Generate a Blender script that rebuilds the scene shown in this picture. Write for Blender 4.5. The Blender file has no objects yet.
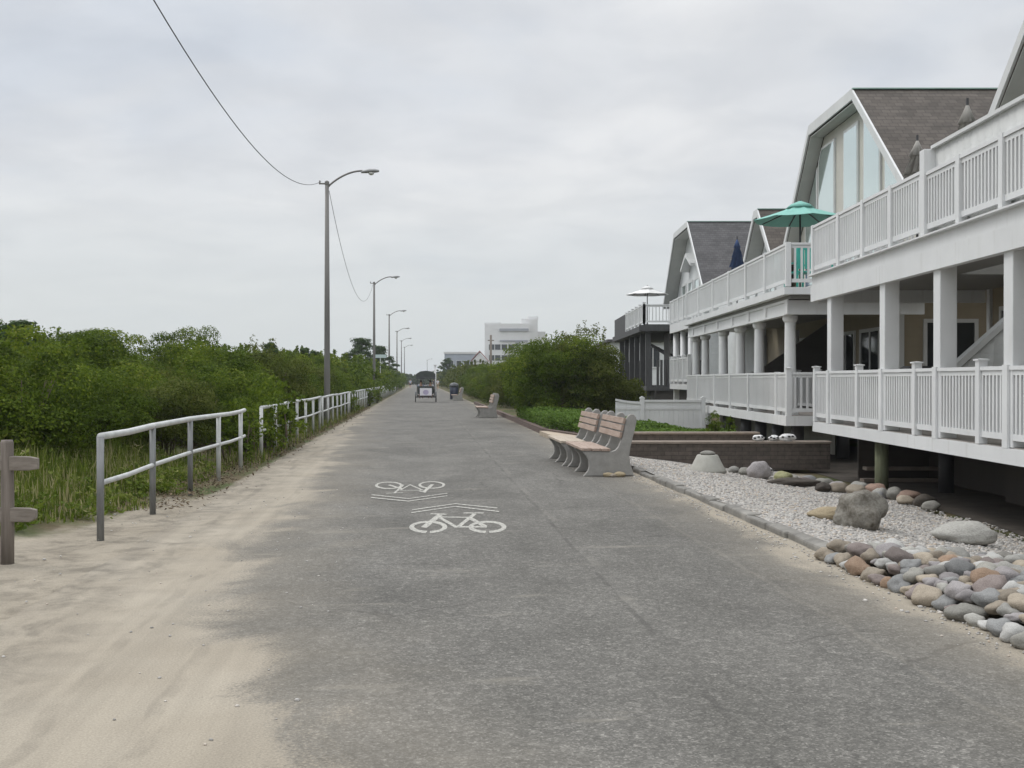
# Seaside promenade with railings, dune shrubs, benches and decked beach houses.
# World axes: X right, Y away from the camera along the house fronts, Z up, metres.
# The promenade runs along (s, t): s forward, t to the right, turned 4.87 degrees from Y.
import bpy, bmesh, math, random
import numpy as np
from mathutils import Vector, Matrix, noise

R = math.radians
rnd = random.Random(11)
npr = np.random.default_rng(5)
scene = bpy.context.scene
col = scene.collection
DX, DY = -0.0849, 0.99639            # promenade direction
PATH_ROT = math.atan2(-DX, DY)       # rotation about Z that turns +Y into the promenade direction

def W(t, s, z=0.0):
    """promenade coordinates -> world"""
    return Vector((t * DY + s * DX, -t * DX + s * DY, z))

def TS(x, y):
    return x * DY - y * DX, x * DX + y * DY

# ------------------------------------------------------------------ materials
class NT:
    def __init__(self, name):
        self.m = bpy.data.materials.new(name)
        self.m.use_nodes = True
        self.t = self.m.node_tree
        self.t.nodes.clear()
        self.out = self.t.nodes.new('ShaderNodeOutputMaterial')
    def n(self, typ, **kw):
        nd = self.t.nodes.new(typ)
        for k, v in kw.items():
            if k in nd.inputs:
                nd.inputs[k].default_value = v
            else:
                setattr(nd, k, v)
        return nd
    def l(self, a, b):
        self.t.links.new(a, b)
    def bsdf(self, **kw):
        b = self.t.nodes.new('ShaderNodeBsdfPrincipled')
        for k, v in kw.items():
            b.inputs[k].default_value = v
        self.l(b.outputs[0], self.out.inputs['Surface'])
        return b
    def coord(self, kind='Object'):
        return self.t.nodes.new('ShaderNodeTexCoord').outputs[kind]
    def noise(self, vec, scale, detail=4, rough=.55, dist=0.0):
        nd = self.n('ShaderNodeTexNoise')
        nd.inputs['Scale'].default_value = scale
        nd.inputs['Detail'].default_value = detail
        nd.inputs['Roughness'].default_value = rough
        nd.inputs['Distortion'].default_value = dist
        if vec is not None:
            self.l(vec, nd.inputs['Vector'])
        return nd.outputs['Fac']
    def ramp(self, fac, stops):
        nd = self.n('ShaderNodeValToRGB')
        cr = nd.color_ramp
        while len(cr.elements) < len(stops):
            cr.elements.new(.5)
        for e, (p, c) in zip(cr.elements, stops):
            e.position = p
            e.color = (c[0], c[1], c[2], 1) if hasattr(c, '__len__') else (c, c, c, 1)
        self.l(fac, nd.inputs['Fac'])
        return nd.outputs['Color']
    def mix(self, fac, a, b, blend='MIX'):
        nd = self.n('ShaderNodeMix', data_type='RGBA', blend_type=blend)
        for sock, v in ((0, fac), (6, a), (7, b)):
            if hasattr(v, 'is_linked'):
                self.l(v, nd.inputs[sock])
            else:
                nd.inputs[sock].default_value = v if not hasattr(v, '__len__') else (v[0], v[1], v[2], 1)
        return nd.outputs[2]
    def math(self, op, a, b=0.0, clamp=False):
        nd = self.n('ShaderNodeMath', operation=op, use_clamp=clamp)
        for i, v in enumerate((a, b)):
            if hasattr(v, 'is_linked'):
                self.l(v, nd.inputs[i])
            else:
                nd.inputs[i].default_value = v
        return nd.outputs[0]
    def maprange(self, v, a, b, c=0.0, d=1.0):
        nd = self.n('ShaderNodeMapRange', interpolation_type='SMOOTHSTEP')
        self.l(v, nd.inputs[0])
        for i, q in enumerate((a, b, c, d)):
            nd.inputs[i + 1].default_value = q
        return nd.outputs[0]
    def scale(self, vec, sx, sy, sz):
        nd = self.n('ShaderNodeMapping')
        nd.inputs['Scale'].default_value = (sx, sy, sz)
        self.l(vec, nd.inputs['Vector'])
        return nd.outputs[0]
    def bump(self, b, h, strength=.4, dist=.02):
        nd = self.n('ShaderNodeBump')
        nd.inputs['Strength'].default_value = strength
        nd.inputs['Distance'].default_value = dist
        self.l(h, nd.inputs['Height'])
        self.l(nd.outputs[0], b.inputs['Normal'])
    def attr(self, name):
        nd = self.n('ShaderNodeAttribute', attribute_name=name)
        return nd.outputs['Fac']

def plain(name, c, rough=.6, var=.12, scale=6, bump=.0, metallic=0.0, spec=.5, streak=None):
    """one base colour with gentle unevenness"""
    n = NT(name)
    v = n.coord()
    if streak:
        v = n.scale(v, *streak)
    f = n.noise(v, scale, 5, .6)
    lo = [x * (1 - var) for x in c]; hi = [min(1, x * (1 + var)) for x in c]
    colr = n.ramp(f, [(.3, lo), (.7, hi)])
    b = n.bsdf(Roughness=rough, Metallic=metallic)
    b.inputs['Specular IOR Level'].default_value = spec
    n.l(colr, b.inputs['Base Color'])
    if bump:
        n.bump(b, n.noise(v, scale * 4, 4, .6), bump, .01)
    return n.m

def weathered(name, c, rough=.5, grime=.30):
    """painted white with rain streaks and dull patches"""
    n = NT(name)
    v = n.coord()
    f = n.noise(v, 1.1, 5, .6)
    colr = n.ramp(f, [(.3, [x * .93 for x in c]), (.7, [min(1, x * 1.05) for x in c])])
    st = n.maprange(n.noise(n.scale(v, 7, 7, .55), 1.0, 5, .65), .54, .78)
    colr = n.mix(n.math('MULTIPLY', st, grime), colr, (.36, .35, .31))
    sp = n.maprange(n.noise(v, 16, 4, .7), .64, .74)
    colr = n.mix(n.math('MULTIPLY', sp, grime * .5), colr, (.33, .31, .27))
    b = n.bsdf(Roughness=rough)
    n.l(colr, b.inputs['Base Color'])
    n.bump(b, n.noise(v, 3, 4), .06, .01)
    return n.m

def clapboard(name, c, pitch=.12, var=.06):
    n = NT(name)
    v = n.coord()
    sep = n.n('ShaderNodeSeparateXYZ'); n.l(v, sep.inputs[0])
    z = n.math('FRACT', n.math('DIVIDE', sep.outputs[2], pitch))
    f = n.noise(v, 2.5, 4)
    colr = n.ramp(f, [(.3, [x * (1 - var) for x in c]), (.7, [x * (1 + var) for x in c])])
    b = n.bsdf(Roughness=.55)
    n.l(colr, b.inputs['Base Color'])
    n.bump(b, n.math('SUBTRACT', 1.0, z), .8, .018)
    return n.m

def shingle(name, c, c2, axis=0, w=.21, h=.115):
    """courses of shingles; axis picks which object axis runs along the courses"""
    n = NT(name)
    v = n.coord()
    sep = n.n('ShaderNodeSeparateXYZ'); n.l(v, sep.inputs[0])
    cmb = n.n('ShaderNodeCombineXYZ')
    n.l(sep.outputs[axis], cmb.inputs[0])
    n.l(sep.outputs[2], cmb.inputs[1])
    br = n.n('ShaderNodeTexBrick')
    br.offset = .5
    n.l(cmb.outputs[0], br.inputs['Vector'])
    br.inputs['Scale'].default_value = 1
    br.inputs['Mortar Size'].default_value = .007
    br.inputs['Brick Width'].default_value = w
    br.inputs['Row Height'].default_value = h
    br.inputs['Color1'].default_value = (*c, 1)
    br.inputs['Color2'].default_value = (*c2, 1)
    br.inputs['Mortar'].default_value = (*[x * .62 for x in c], 1)
    f = n.noise(n.scale(v, .6, 1, 1.6), 1.6, 6, .7)
    colr = n.mix(1.0, br.outputs['Color'], n.ramp(f, [(.3, .68), (.7, 1.28)]), 'MULTIPLY')
    b = n.bsdf(Roughness=.9)
    n.l(colr, b.inputs['Base Color'])
    n.bump(b, br.outputs['Fac'], -.6, .012)
    return n.m

def brick_mat(name, c, c2, w=.3, h=.09):
    n = NT(name)
    v = n.coord()
    sep = n.n('ShaderNodeSeparateXYZ'); n.l(v, sep.inputs[0])
    cmb = n.n('ShaderNodeCombineXYZ')
    n.l(n.math('ADD', sep.outputs[0], sep.outputs[1]), cmb.inputs[0])
    n.l(sep.outputs[2], cmb.inputs[1])
    br = n.n('ShaderNodeTexBrick')
    n.l(cmb.outputs[0], br.inputs['Vector'])
    br.inputs['Scale'].default_value = 1
    br.inputs['Mortar Size'].default_value = .008
    br.inputs['Brick Width'].default_value = w
    br.inputs['Row Height'].default_value = h
    br.inputs['Color1'].default_value = (*c, 1)
    br.inputs['Color2'].default_value = (*c2, 1)
    br.inputs['Mortar'].default_value = (*[x * .5 for x in c], 1)
    b = n.bsdf(Roughness=.9)
    n.l(n.mix(.35, br.outputs['Color'], n.ramp(n.noise(v, 9, 5), [(.3, [x * .6 for x in c]), (.7, [x * 1.5 for x in c2])])), b.inputs['Base Color'])
    n.bump(b, br.outputs['Fac'], -.6, .01)
    return n.m

def leaf_mat(name, stops, trans=.28):
    n = NT(name)
    c = n.ramp(n.attr('leafvar'), stops)
    d = n.n('ShaderNodeBsdfPrincipled'); d.inputs['Roughness'].default_value = .75
    d.inputs['Specular IOR Level'].default_value = .12
    tr = n.n('ShaderNodeBsdfTranslucent')
    n.l(c, d.inputs['Base Color']); n.l(c, tr.inputs['Color'])
    mx = n.n('ShaderNodeMixShader'); mx.inputs[0].default_value = trans
    n.l(d.outputs[0], mx.inputs[1]); n.l(tr.outputs[0], mx.inputs[2])
    n.l(mx.outputs[0], n.out.inputs['Surface'])
    return n.m

def stone_mat(name, c, c2, scale=7):
    n = NT(name)
    v = n.coord()
    f = n.noise(v, scale, 6, .65)
    g = n.noise(v, scale * 6, 3, .6)
    oi = n.n('ShaderNodeObjectInfo')
    colr = n.ramp(f, [(.3, c), (.7, c2)])
    colr = n.mix(.5, colr, n.ramp(g, [(.3, [x * .7 for x in c]), (.7, [x * 1.25 for x in c2])]))
    colr = n.mix(1.0, colr, n.ramp(oi.outputs['Random'], [(0, .66), (1, 1.2)]), 'MULTIPLY')
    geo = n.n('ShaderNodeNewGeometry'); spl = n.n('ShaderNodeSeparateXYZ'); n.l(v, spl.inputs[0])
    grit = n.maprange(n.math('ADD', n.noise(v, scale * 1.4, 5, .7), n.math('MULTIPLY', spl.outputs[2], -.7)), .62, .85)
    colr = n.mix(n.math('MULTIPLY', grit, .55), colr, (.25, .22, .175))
    b = n.bsdf(Roughness=.85)
    n.l(colr, b.inputs['Base Color'])
    n.bump(b, n.noise(v, scale * 3, 6, .7), .45, .02)
    return n.m

SAND = (.312, .277, .222)
def sand_color(n, v):
    a = n.noise(v, .7, 5, .6)
    c = n.ramp(a, [(.25, (.268, .234, .183)), (.55, SAND), (.8, (.335, .30, .244))])
    g = n.noise(v, 90, 2, .6)
    return n.mix(1.0, c, n.ramp(g, [(.3, .82), (.7, 1.14)]), 'MULTIPLY')

def make_path_mat():
    n = NT('asphalt_with_drifted_sand')
    v = n.coord()
    # asphalt: worn, with pale aggregate showing
    big = n.noise(v, .35, 4, .6)
    mid = n.noise(n.scale(v, 1, .45, 1), 1.6, 5, .65)
    asp = n.ramp(mid, [(.3, (.101, .097, .087)), (.5, (.120, .115, .104)), (.72, (.145, .139, .126))])
    asp = n.mix(1.0, asp, n.ramp(big, [(.3, .86), (.7, 1.14)]), 'MULTIPLY')
    vo = n.n('ShaderNodeTexVoronoi'); n.l(v, vo.inputs['Vector']); vo.inputs['Scale'].default_value = 95
    hue = n.n('ShaderNodeSeparateColor'); n.l(vo.outputs['Color'], hue.inputs[0])
    asp = n.mix(1.0, asp, n.ramp(hue.outputs[0], [(0, .70), (.6, .98), (.84, 1.18), (1, 1.7)]), 'MULTIPLY')
    vo2 = n.n('ShaderNodeTexVoronoi'); n.l(v, vo2.inputs['Vector']); vo2.inputs['Scale'].default_value = 28
    h2 = n.n('ShaderNodeSeparateColor'); n.l(vo2.outputs['Color'], h2.inputs[0])
    asp = n.mix(1.0, asp, n.ramp(h2.outputs[1], [(0, .86), (.8, 1.04), (1, 1.3)]), 'MULTIPLY')
    # paving seam running along the promenade and a few stretched pale scuffs
    sep = n.n('ShaderNodeSeparateXYZ'); n.l(v, sep.inputs[0])
    wob = n.math('MULTIPLY', n.math('SUBTRACT', n.noise(n.scale(v, 0, 1.2, 0), 1.0, 4), .5), .10)
    ds = n.math('ABSOLUTE', n.math('ADD', n.math('SUBTRACT', sep.outputs[0], 1.46), wob))
    seam = n.math('MULTIPLY', n.maprange(ds, .03, .012), n.maprange(n.noise(n.scale(v, 0, .9, 0), 1.0, 4), .42, .56))
    asp = n.mix(n.math('MULTIPLY', seam, .42), asp, (.05, .047, .043))
    ds2 = n.math('ABSOLUTE', n.math('ADD', n.math('SUBTRACT', sep.outputs[0], 1.52), wob))
    asp = n.mix(n.math('MULTIPLY', n.math('MULTIPLY', n.maprange(ds2, .05, .02), n.maprange(n.noise(n.scale(v, 0, .5, 0), 1.0, 3), .5, .6)), .14), asp, (.30, .28, .245))
    ds3 = n.math('ABSOLUTE', n.math('ADD', n.math('SUBTRACT', sep.outputs[0], 2.75), n.math('MULTIPLY', wob, 2.0)))
    asp = n.mix(n.math('MULTIPLY', n.maprange(ds3, .035, .01), .10), asp, (.34, .31, .26))
    crk = n.n('ShaderNodeTexVoronoi', feature='DISTANCE_TO_EDGE'); crk.inputs['Scale'].default_value = .42
    wv = n.n('ShaderNodeTexNoise'); wv.inputs['Scale'].default_value = 1.6; wv.inputs['Detail'].default_value = 6; n.l(v, wv.inputs['Vector'])
    wm_ = n.mix(.16, v, wv.outputs['Color'], 'LINEAR_LIGHT'); n.l(wm_, crk.inputs['Vector'])
    ck = n.math('MULTIPLY', n.maprange(crk.outputs['Distance'], .007, .002), n.maprange(n.noise(v, .5, 3), .50, .60))
    asp = n.mix(n.math('MULTIPLY', ck, .45), asp, (.045, .042, .038))
    patch = n.maprange(n.noise(n.scale(v, .8, .5, 1), .55, 3, .5, 1.2), .5, .56)
    asp = n.mix(1.0, asp, n.mix(patch, (1, 1, 1), (.90, .90, .90)), 'MULTIPLY')
    scuff = n.maprange(n.noise(n.scale(v, .55, 2.1, 1), 1.3, 4, .6, .6), .59, .72)
    asp = n.mix(n.math('MULTIPLY', scuff, .32), asp, (.26, .24, .20))
    # drifted sand from the shore side and along the kerb: sd is metres past the drift line
    sd = n.attr('sd')
    wavy = n.math('MULTIPLY', n.math('SUBTRACT', n.noise(n.scale(v, 1, .8, 1), .8, 6, .62, .8), .5), 2.1)
    speck = n.math('MULTIPLY', n.math('SUBTRACT', n.noise(v, 55, 3, .7), .5), 1.1)
    m = n.maprange(n.math('ADD', n.math('ADD', sd, wavy), speck), -.24, .26)
    dust = n.math('MULTIPLY', n.maprange(n.math('ADD', sd, wavy), -1.5, .2), .30)
    asp = n.mix(dust, asp, (.26, .228, .178))
    sand = sand_color(n, v)
    track = n.noise(n.scale(v, 3.4, .16, 1), 1.0, 4, .6)
    sand = n.mix(1.0, sand, n.ramp(track, [(.36, .86), (.60, 1.04)]), 'MULTIPLY')
    for t0, dk in ((-1.25, .84), (-1.75, .86), (-2.35, .82)):
        lat = n.math('ADD', n.math('SUBTRACT', sep.outputs[0], t0), n.math('MULTIPLY', n.math('SUBTRACT', n.noise(n.scale(v, 0, .22, 0), 1.0, 3), .5), 1.1))
        rut = n.math('MULTIPLY', n.maprange(n.math('ABSOLUTE', lat), .06, .03), n.maprange(n.noise(n.scale(v, 2, 1.2, 1), 2.0, 4), .40, .6))
        sand = n.mix(rut, sand, n.mix(1.0, sand, (dk, dk, dk), 'MULTIPLY'))
    edge = n.maprange(sep.outputs[0], -1.5, -2.7)
    churn = n.noise(n.scale(v, 1, 1.0, 1), 2.6, 6, .68, .5)
    rough = n.mix(1.0, sand, n.ramp(churn, [(.36, .58), (.52, .90), (.7, 1.06)]), 'MULTIPLY')
    rough = n.mix(n.math('MULTIPLY', n.maprange(n.noise(v, 14, 4, .7), .62, .72), .6), rough, (.12, .095, .06))
    sand = n.mix(edge, sand, rough)
    b = n.bsdf(Roughness=.9)
    b.inputs['Specular IOR Level'].default_value = .3
    n.l(n.mix(m, asp, sand), b.inputs['Base Color'])
    h = n.math('ADD', n.math('MULTIPLY', vo.outputs['Distance'], 1.0), n.math('MULTIPLY', n.noise(v, 6, 4), .6))
    n.bump(b, h, .22, .012)
    return n.m

def make_ground_mat():
    n = NT('sandy_ground')
    v = n.coord()
    c = sand_color(n, v)
    churn = n.noise(n.scale(v, 1, 1.0, 1), 2.6, 6, .68, .5)
    c = n.mix(1.0, c, n.ramp(churn, [(.36, .58), (.52, .90), (.7, 1.06)]), 'MULTIPLY')
    litter = n.maprange(n.noise(v, 14, 4, .7), .62, .72)
    c = n.mix(n.math('MULTIPLY', litter, .6), c, (.12, .095, .06))
    soil = n.mix(n.noise(v, 8, 5, .7), (.075, .06, .035), (.16, .13, .08))
    veg_shade = n.maprange(n.math('ADD', n.attr('veg_shade'), n.math('MULTIPLY', n.math('SUBTRACT', n.noise(v, 1.7, 5, .65), .5), .9)), .35, .75)
    green = n.mix(n.noise(v, 2.4, 4), (.045, .07, .02), (.09, .10, .04))
    soil = n.mix(n.maprange(n.noise(v, .6, 4), .4, .6), soil, green)
    b = n.bsdf(Roughness=.95)
    b.inputs['Specular IOR Level'].default_value = .2
    n.l(n.mix(veg_shade, c, soil), b.inputs['Base Color'])
    n.bump(b, n.math('ADD', churn, n.math('MULTIPLY', n.noise(v, 18, 4, .6), .3)), .9, .07)
    return n.m

def make_gravel_mat(name='pale_gravel'):
    n = NT(name)
    v = n.coord()
    vo = n.n('ShaderNodeTexVoronoi'); n.l(v, vo.inputs['Vector']); vo.inputs['Scale'].default_value = 26
    sc = n.n('ShaderNodeSeparateColor'); n.l(vo.outputs['Color'], sc.inputs[0])
    c = n.ramp(sc.outputs[0], [(0, (.25, .235, .215)), (.45, (.36, .345, .325)), (.8, (.46, .44, .41)), (1, (.42, .345, .26))])
    c = n.mix(1.0, c, n.ramp(n.noise(v, .9, 4), [(.3, .86), (.7, 1.08)]), 'MULTIPLY')
    b = n.bsdf(Roughness=.85)
    n.l(c, b.inputs['Base Color'])
    n.bump(b, n.math('SUBTRACT', 1.0, vo.outputs['Distance']), .9, .03)
    return n.m

def make_pebble_mat():
    n = NT('gravel_pebbles')
    c = n.ramp(n.attr('leafvar'), [(0, (.22, .21, .195)), (.4, (.37, .355, .335)), (.8, (.50, .48, .45)), (1, (.42, .34, .26))])
    b = n.bsdf(Roughness=.85)
    n.l(c, b.inputs['Base Color'])
    return n.m

def make_paint_mat():
    n = NT('worn_white_road_paint')
    v = n.coord()
    f = n.maprange(n.noise(v, 30, 5, .8), .43, .55)
    w = n.maprange(n.noise(v, 2.2, 3), .25, .5)
    c = n.mix(n.math('MULTIPLY', f, n.math('ADD', n.math('MULTIPLY', w, .35), .65)), (.19, .185, .17), (.45, .44, .395))
    b = n.bsdf(Roughness=.8)
    n.l(c, b.inputs['Base Color'])
    return n.m

def make_wood(name, c, c2, stretch=(30, 2, 30)):
    n = NT(name)
    v = n.scale(n.coord(), *stretch)
    f = n.noise(v, 1.0, 5, .65)
    b = n.bsdf(Roughness=.85)
    n.l(n.ramp(f, [(.3, c), (.7, c2)]), b.inputs['Base Color'])
    n.bump(b, f, .35, .01)
    return n.m

def make_fish_scale():
    """white scallop shingles"""
    n = NT('white_scallop_shingles')
    v = n.coord()
    sep = n.n('ShaderNodeSeparateXYZ'); n.l(v, sep.inputs[0])
    along = n.math('ADD', sep.outputs[0], sep.outputs[1])
    sc = n.math('ABSOLUTE', n.math('SINE', n.math('MULTIPLY', along, math.pi / .22)))
    z = n.math('FRACT', n.math('DIVIDE', n.math('ADD', sep.outputs[2], n.math('MULTIPLY', sc, .035)), .16))
    b = n.bsdf(Roughness=.6)
    n.l(n.ramp(n.noise(v, 4, 4), [(.3, (.50, .51, .50)), (.7, (.58, .59, .58))]), b.inputs['Base Color'])
    n.bump(b, n.math('SUBTRACT', 1.0, z), 1.0, .07)
    return n.m

M = {
    'path': make_path_mat(), 'ground': make_ground_mat(), 'gravel': make_gravel_mat(), 'pebble': make_pebble_mat(),
    'paint': make_paint_mat(),
    'white': weathered('white_vinyl', (.64, .65, .65), .45),
    'white_trim': weathered('white_painted_trim', (.59, .60, .595), .5),
    'fascia': weathered('white_fascia_board', (.63, .64, .64), .5, .36),
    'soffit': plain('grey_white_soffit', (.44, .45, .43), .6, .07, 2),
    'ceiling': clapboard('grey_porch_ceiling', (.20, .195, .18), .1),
    'deckwood': plain('weathered_decking', (.27, .25, .23), .85, .2, 5, .2),
    'tan_wall': clapboard('tan_clapboard', (.285, .24, .165)),
    'cream_wall': clapboard('cream_clapboard', (.46, .45, .40), .14),
    'pale_wall': clapboard('pale_grey_clapboard', (.58, .60, .60), .14),
    'dark_wall': clapboard('dark_brown_boards', (.05, .045, .04), .14),
    'scallop': make_fish_scale(),
    'roof': shingle('brown_grey_roof_shingles', (.068, .058, .049), (.10, .086, .074)),
    'roof_dark': shingle('charcoal_roof_shingles', (.062, .060, .062), (.085, .083, .085)),
    'copper': plain('green_ridge_cap', (.24, .36, .31), .6, .1, 5),
    'glass_dark': plain('dark_window_glass', (.02, .025, .028), .06, .1, 1),
    'glass_sky': plain('tinted_reflective_glass', (.66, .76, .74), .06, .03, .6, metallic=.85),
    'pile': plain('treated_timber_pile', (.13, .14, .085), .9, .3, 5, .4, streak=(4, 4, .5)),
    'under': clapboard('dark_skirting_boards', (.06, .05, .042), .2),
    'grey_deck': plain('dark_grey_stained_wood', (.065, .066, .068), .8, .2, 4, .2, streak=(4, 4, .6)),
    'concrete': plain('weathered_concrete', (.27, .262, .245), .9, .16, 6, .35),
    'pale_concrete': plain('pale_concrete', (.34, .335, .30), .9, .12, 6, .3),
    'slat': make_wood('weathered_pink_brown_slats', (.25, .18, .14), (.385, .305, .255), (30, 2.5, 30)),
    'slat_tan': make_wood('worn_tan_slats', (.32, .27, .21), (.44, .38, .31), (30, 2.5, 30)),
    'post_wood': make_wood('grey_brown_post_wood', (.10, .085, .072), (.215, .185, .16), (24, 24, 1.6)),
    'rail_wood': make_wood('grey_rail_wood', (.13, .11, .09), (.26, .23, .20), (2, 24, 24)),
    'galv': plain('galvanised_steel', (.36, .37, .37), .5, .22, 4, .12, metallic=.35, streak=(1, 1, .4)),
    'rail_white': plain('white_weathered_rail', (.46, .47, .46), .5, .16, 5, .15),
    'rail_grey': plain('grey_galvanised_post', (.20, .205, .205), .55, .28, 6, .15, metallic=.3, streak=(2, 2, .5)),
    'lamp_pole': plain('grey_lamp_metal', (.155, .15, .14), .6, .15, 2, .1, metallic=.2, streak=(1, 1, .2)),
    'lamp_head': plain('lamp_housing', (.27, .275, .275), .45, .1, 3, metallic=.3),
    'lens': plain('lamp_lens', (.55, .55, .52), .2, .05, 2),
    'cable': plain('black_cable', (.06, .06, .062), .6, .1, 3),
    'brown_brick': brick_mat('brown_block', (.068, .056, .047), (.105, .086, .072)),
    'cap_stone': plain('brown_cap_stone', (.24, .20, .165), .9, .18, 5, .3),
    'kerbstone': plain('grey_kerb_stone', (.185, .177, .16), .9, .4, 4, .8),
    'edging': brick_mat('dark_red_edging_brick', (.085, .06, .05), (.13, .09, .075), .2, .07),
    'turquoise': plain('turquoise_canvas', (.19, .43, .375), .8, .08, 3),
    'turquoise_paint': plain('turquoise_paint', (.05, .40, .33), .5, .08, 3),
    'blue': plain('blue_canvas', (.06, .105, .235), .8, .15, 4),
    'grey_canvas': plain('grey_straw_canvas', (.37, .355, .33), .9, .2, 6, .3),
    'white_canvas': plain('white_canvas', (.66, .66, .65), .8, .05, 3),
    'dark_metal': plain('dark_metal', (.04, .04, .042), .5, .1, 4),
    'bark': plain('grey_brown_bark', (.11, .085, .06), .95, .3, 8, .5, streak=(3, 3, .6)),
    'spot': plain('black_paint_spot', (.015, .015, .015), .6, .1, 4),
    'hotel': plain('pale_stucco', (.60, .60, .60), .8, .05, .3),
    'hotel_dark': plain('grey_band', (.30, .31, .34), .8, .08, .3),
    'far_grey': plain('grey_block_wall', (.30, .33, .38), .8, .12, .5),
    'red_roof': plain('dull_red_roof', (.27, .12, .11), .85, .12, 1),
    'utility': plain('utility_pole_wood', (.17, .145, .12), .9, .2, 2),
    'navy': plain('navy_plastic', (.018, .025, .05), .45, .15, 4),
    'lid': plain('dark_lid', (.05, .055, .06), .4, .12, 4),
    'panel': plain('white_rear_panel', (.70, .68, .72), .5, .05, 3),
    'panel_mark': plain('lilac_panel_mark', (.42, .38, .52), .5, .08, 3),
    'canopy': plain('dark_canopy_cloth', (.05, .06, .055), .85, .2, 5),
    'rubber': plain('black_rubber', (.02, .02, .02), .8, .1, 5),
    'skin': plain('skin', (.45, .27, .19), .6, .06, 8),
    'hair': plain('brown_hair', (.05, .035, .025), .8, .2, 14),
    'shirt': plain('white_shirt', (.62, .63, .66), .85, .06, 5),
    'shirt_blue': plain('pale_blue_shirt', (.40, .45, .55), .85, .06, 5),
    'shirt_dark': plain('dark_shirt', (.06, .06, .08), .85, .1, 5),
    'shorts': plain('dark_shorts', (.05, .055, .075), .85, .1, 5),
    'shorts_tan': plain('tan_shorts', (.35, .28, .19), .85, .1, 5),
    'leaf_shrub': leaf_mat('bayberry_leaves', [(0, (.036, .060, .005)), (.5, (.080, .125, .010)), (.85, (.14, .19, .018)), (1, (.17, .195, .03))], .38),
    'leaf_dark': leaf_mat('dark_cedar_leaves', [(0, (.022, .040, .014)), (.6, (.040, .070, .022)), (1, (.065, .095, .034))], .2),
    'leaf_olive': leaf_mat('olive_leaves', [(0, (.042, .060, .009)), (.5, (.084, .106, .015)), (1, (.13, .145, .034))], .36),
    'leaf_cover': leaf_mat('bright_ground_cover', [(0, (.05, .095, .013)), (.5, (.088, .155, .022)), (1, (.135, .20, .04))], .35),
    'grass': leaf_mat('dune_grass', [(0, (.052, .085, .010)), (.5, (.105, .15, .018)), (.85, (.17, .20, .04)), (1, (.34, .31, .16))], .38),
    'dry': leaf_mat('dry_litter', [(0, (.06, .044, .027)), (1, (.17, .13, .085))], .1),
}

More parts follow.
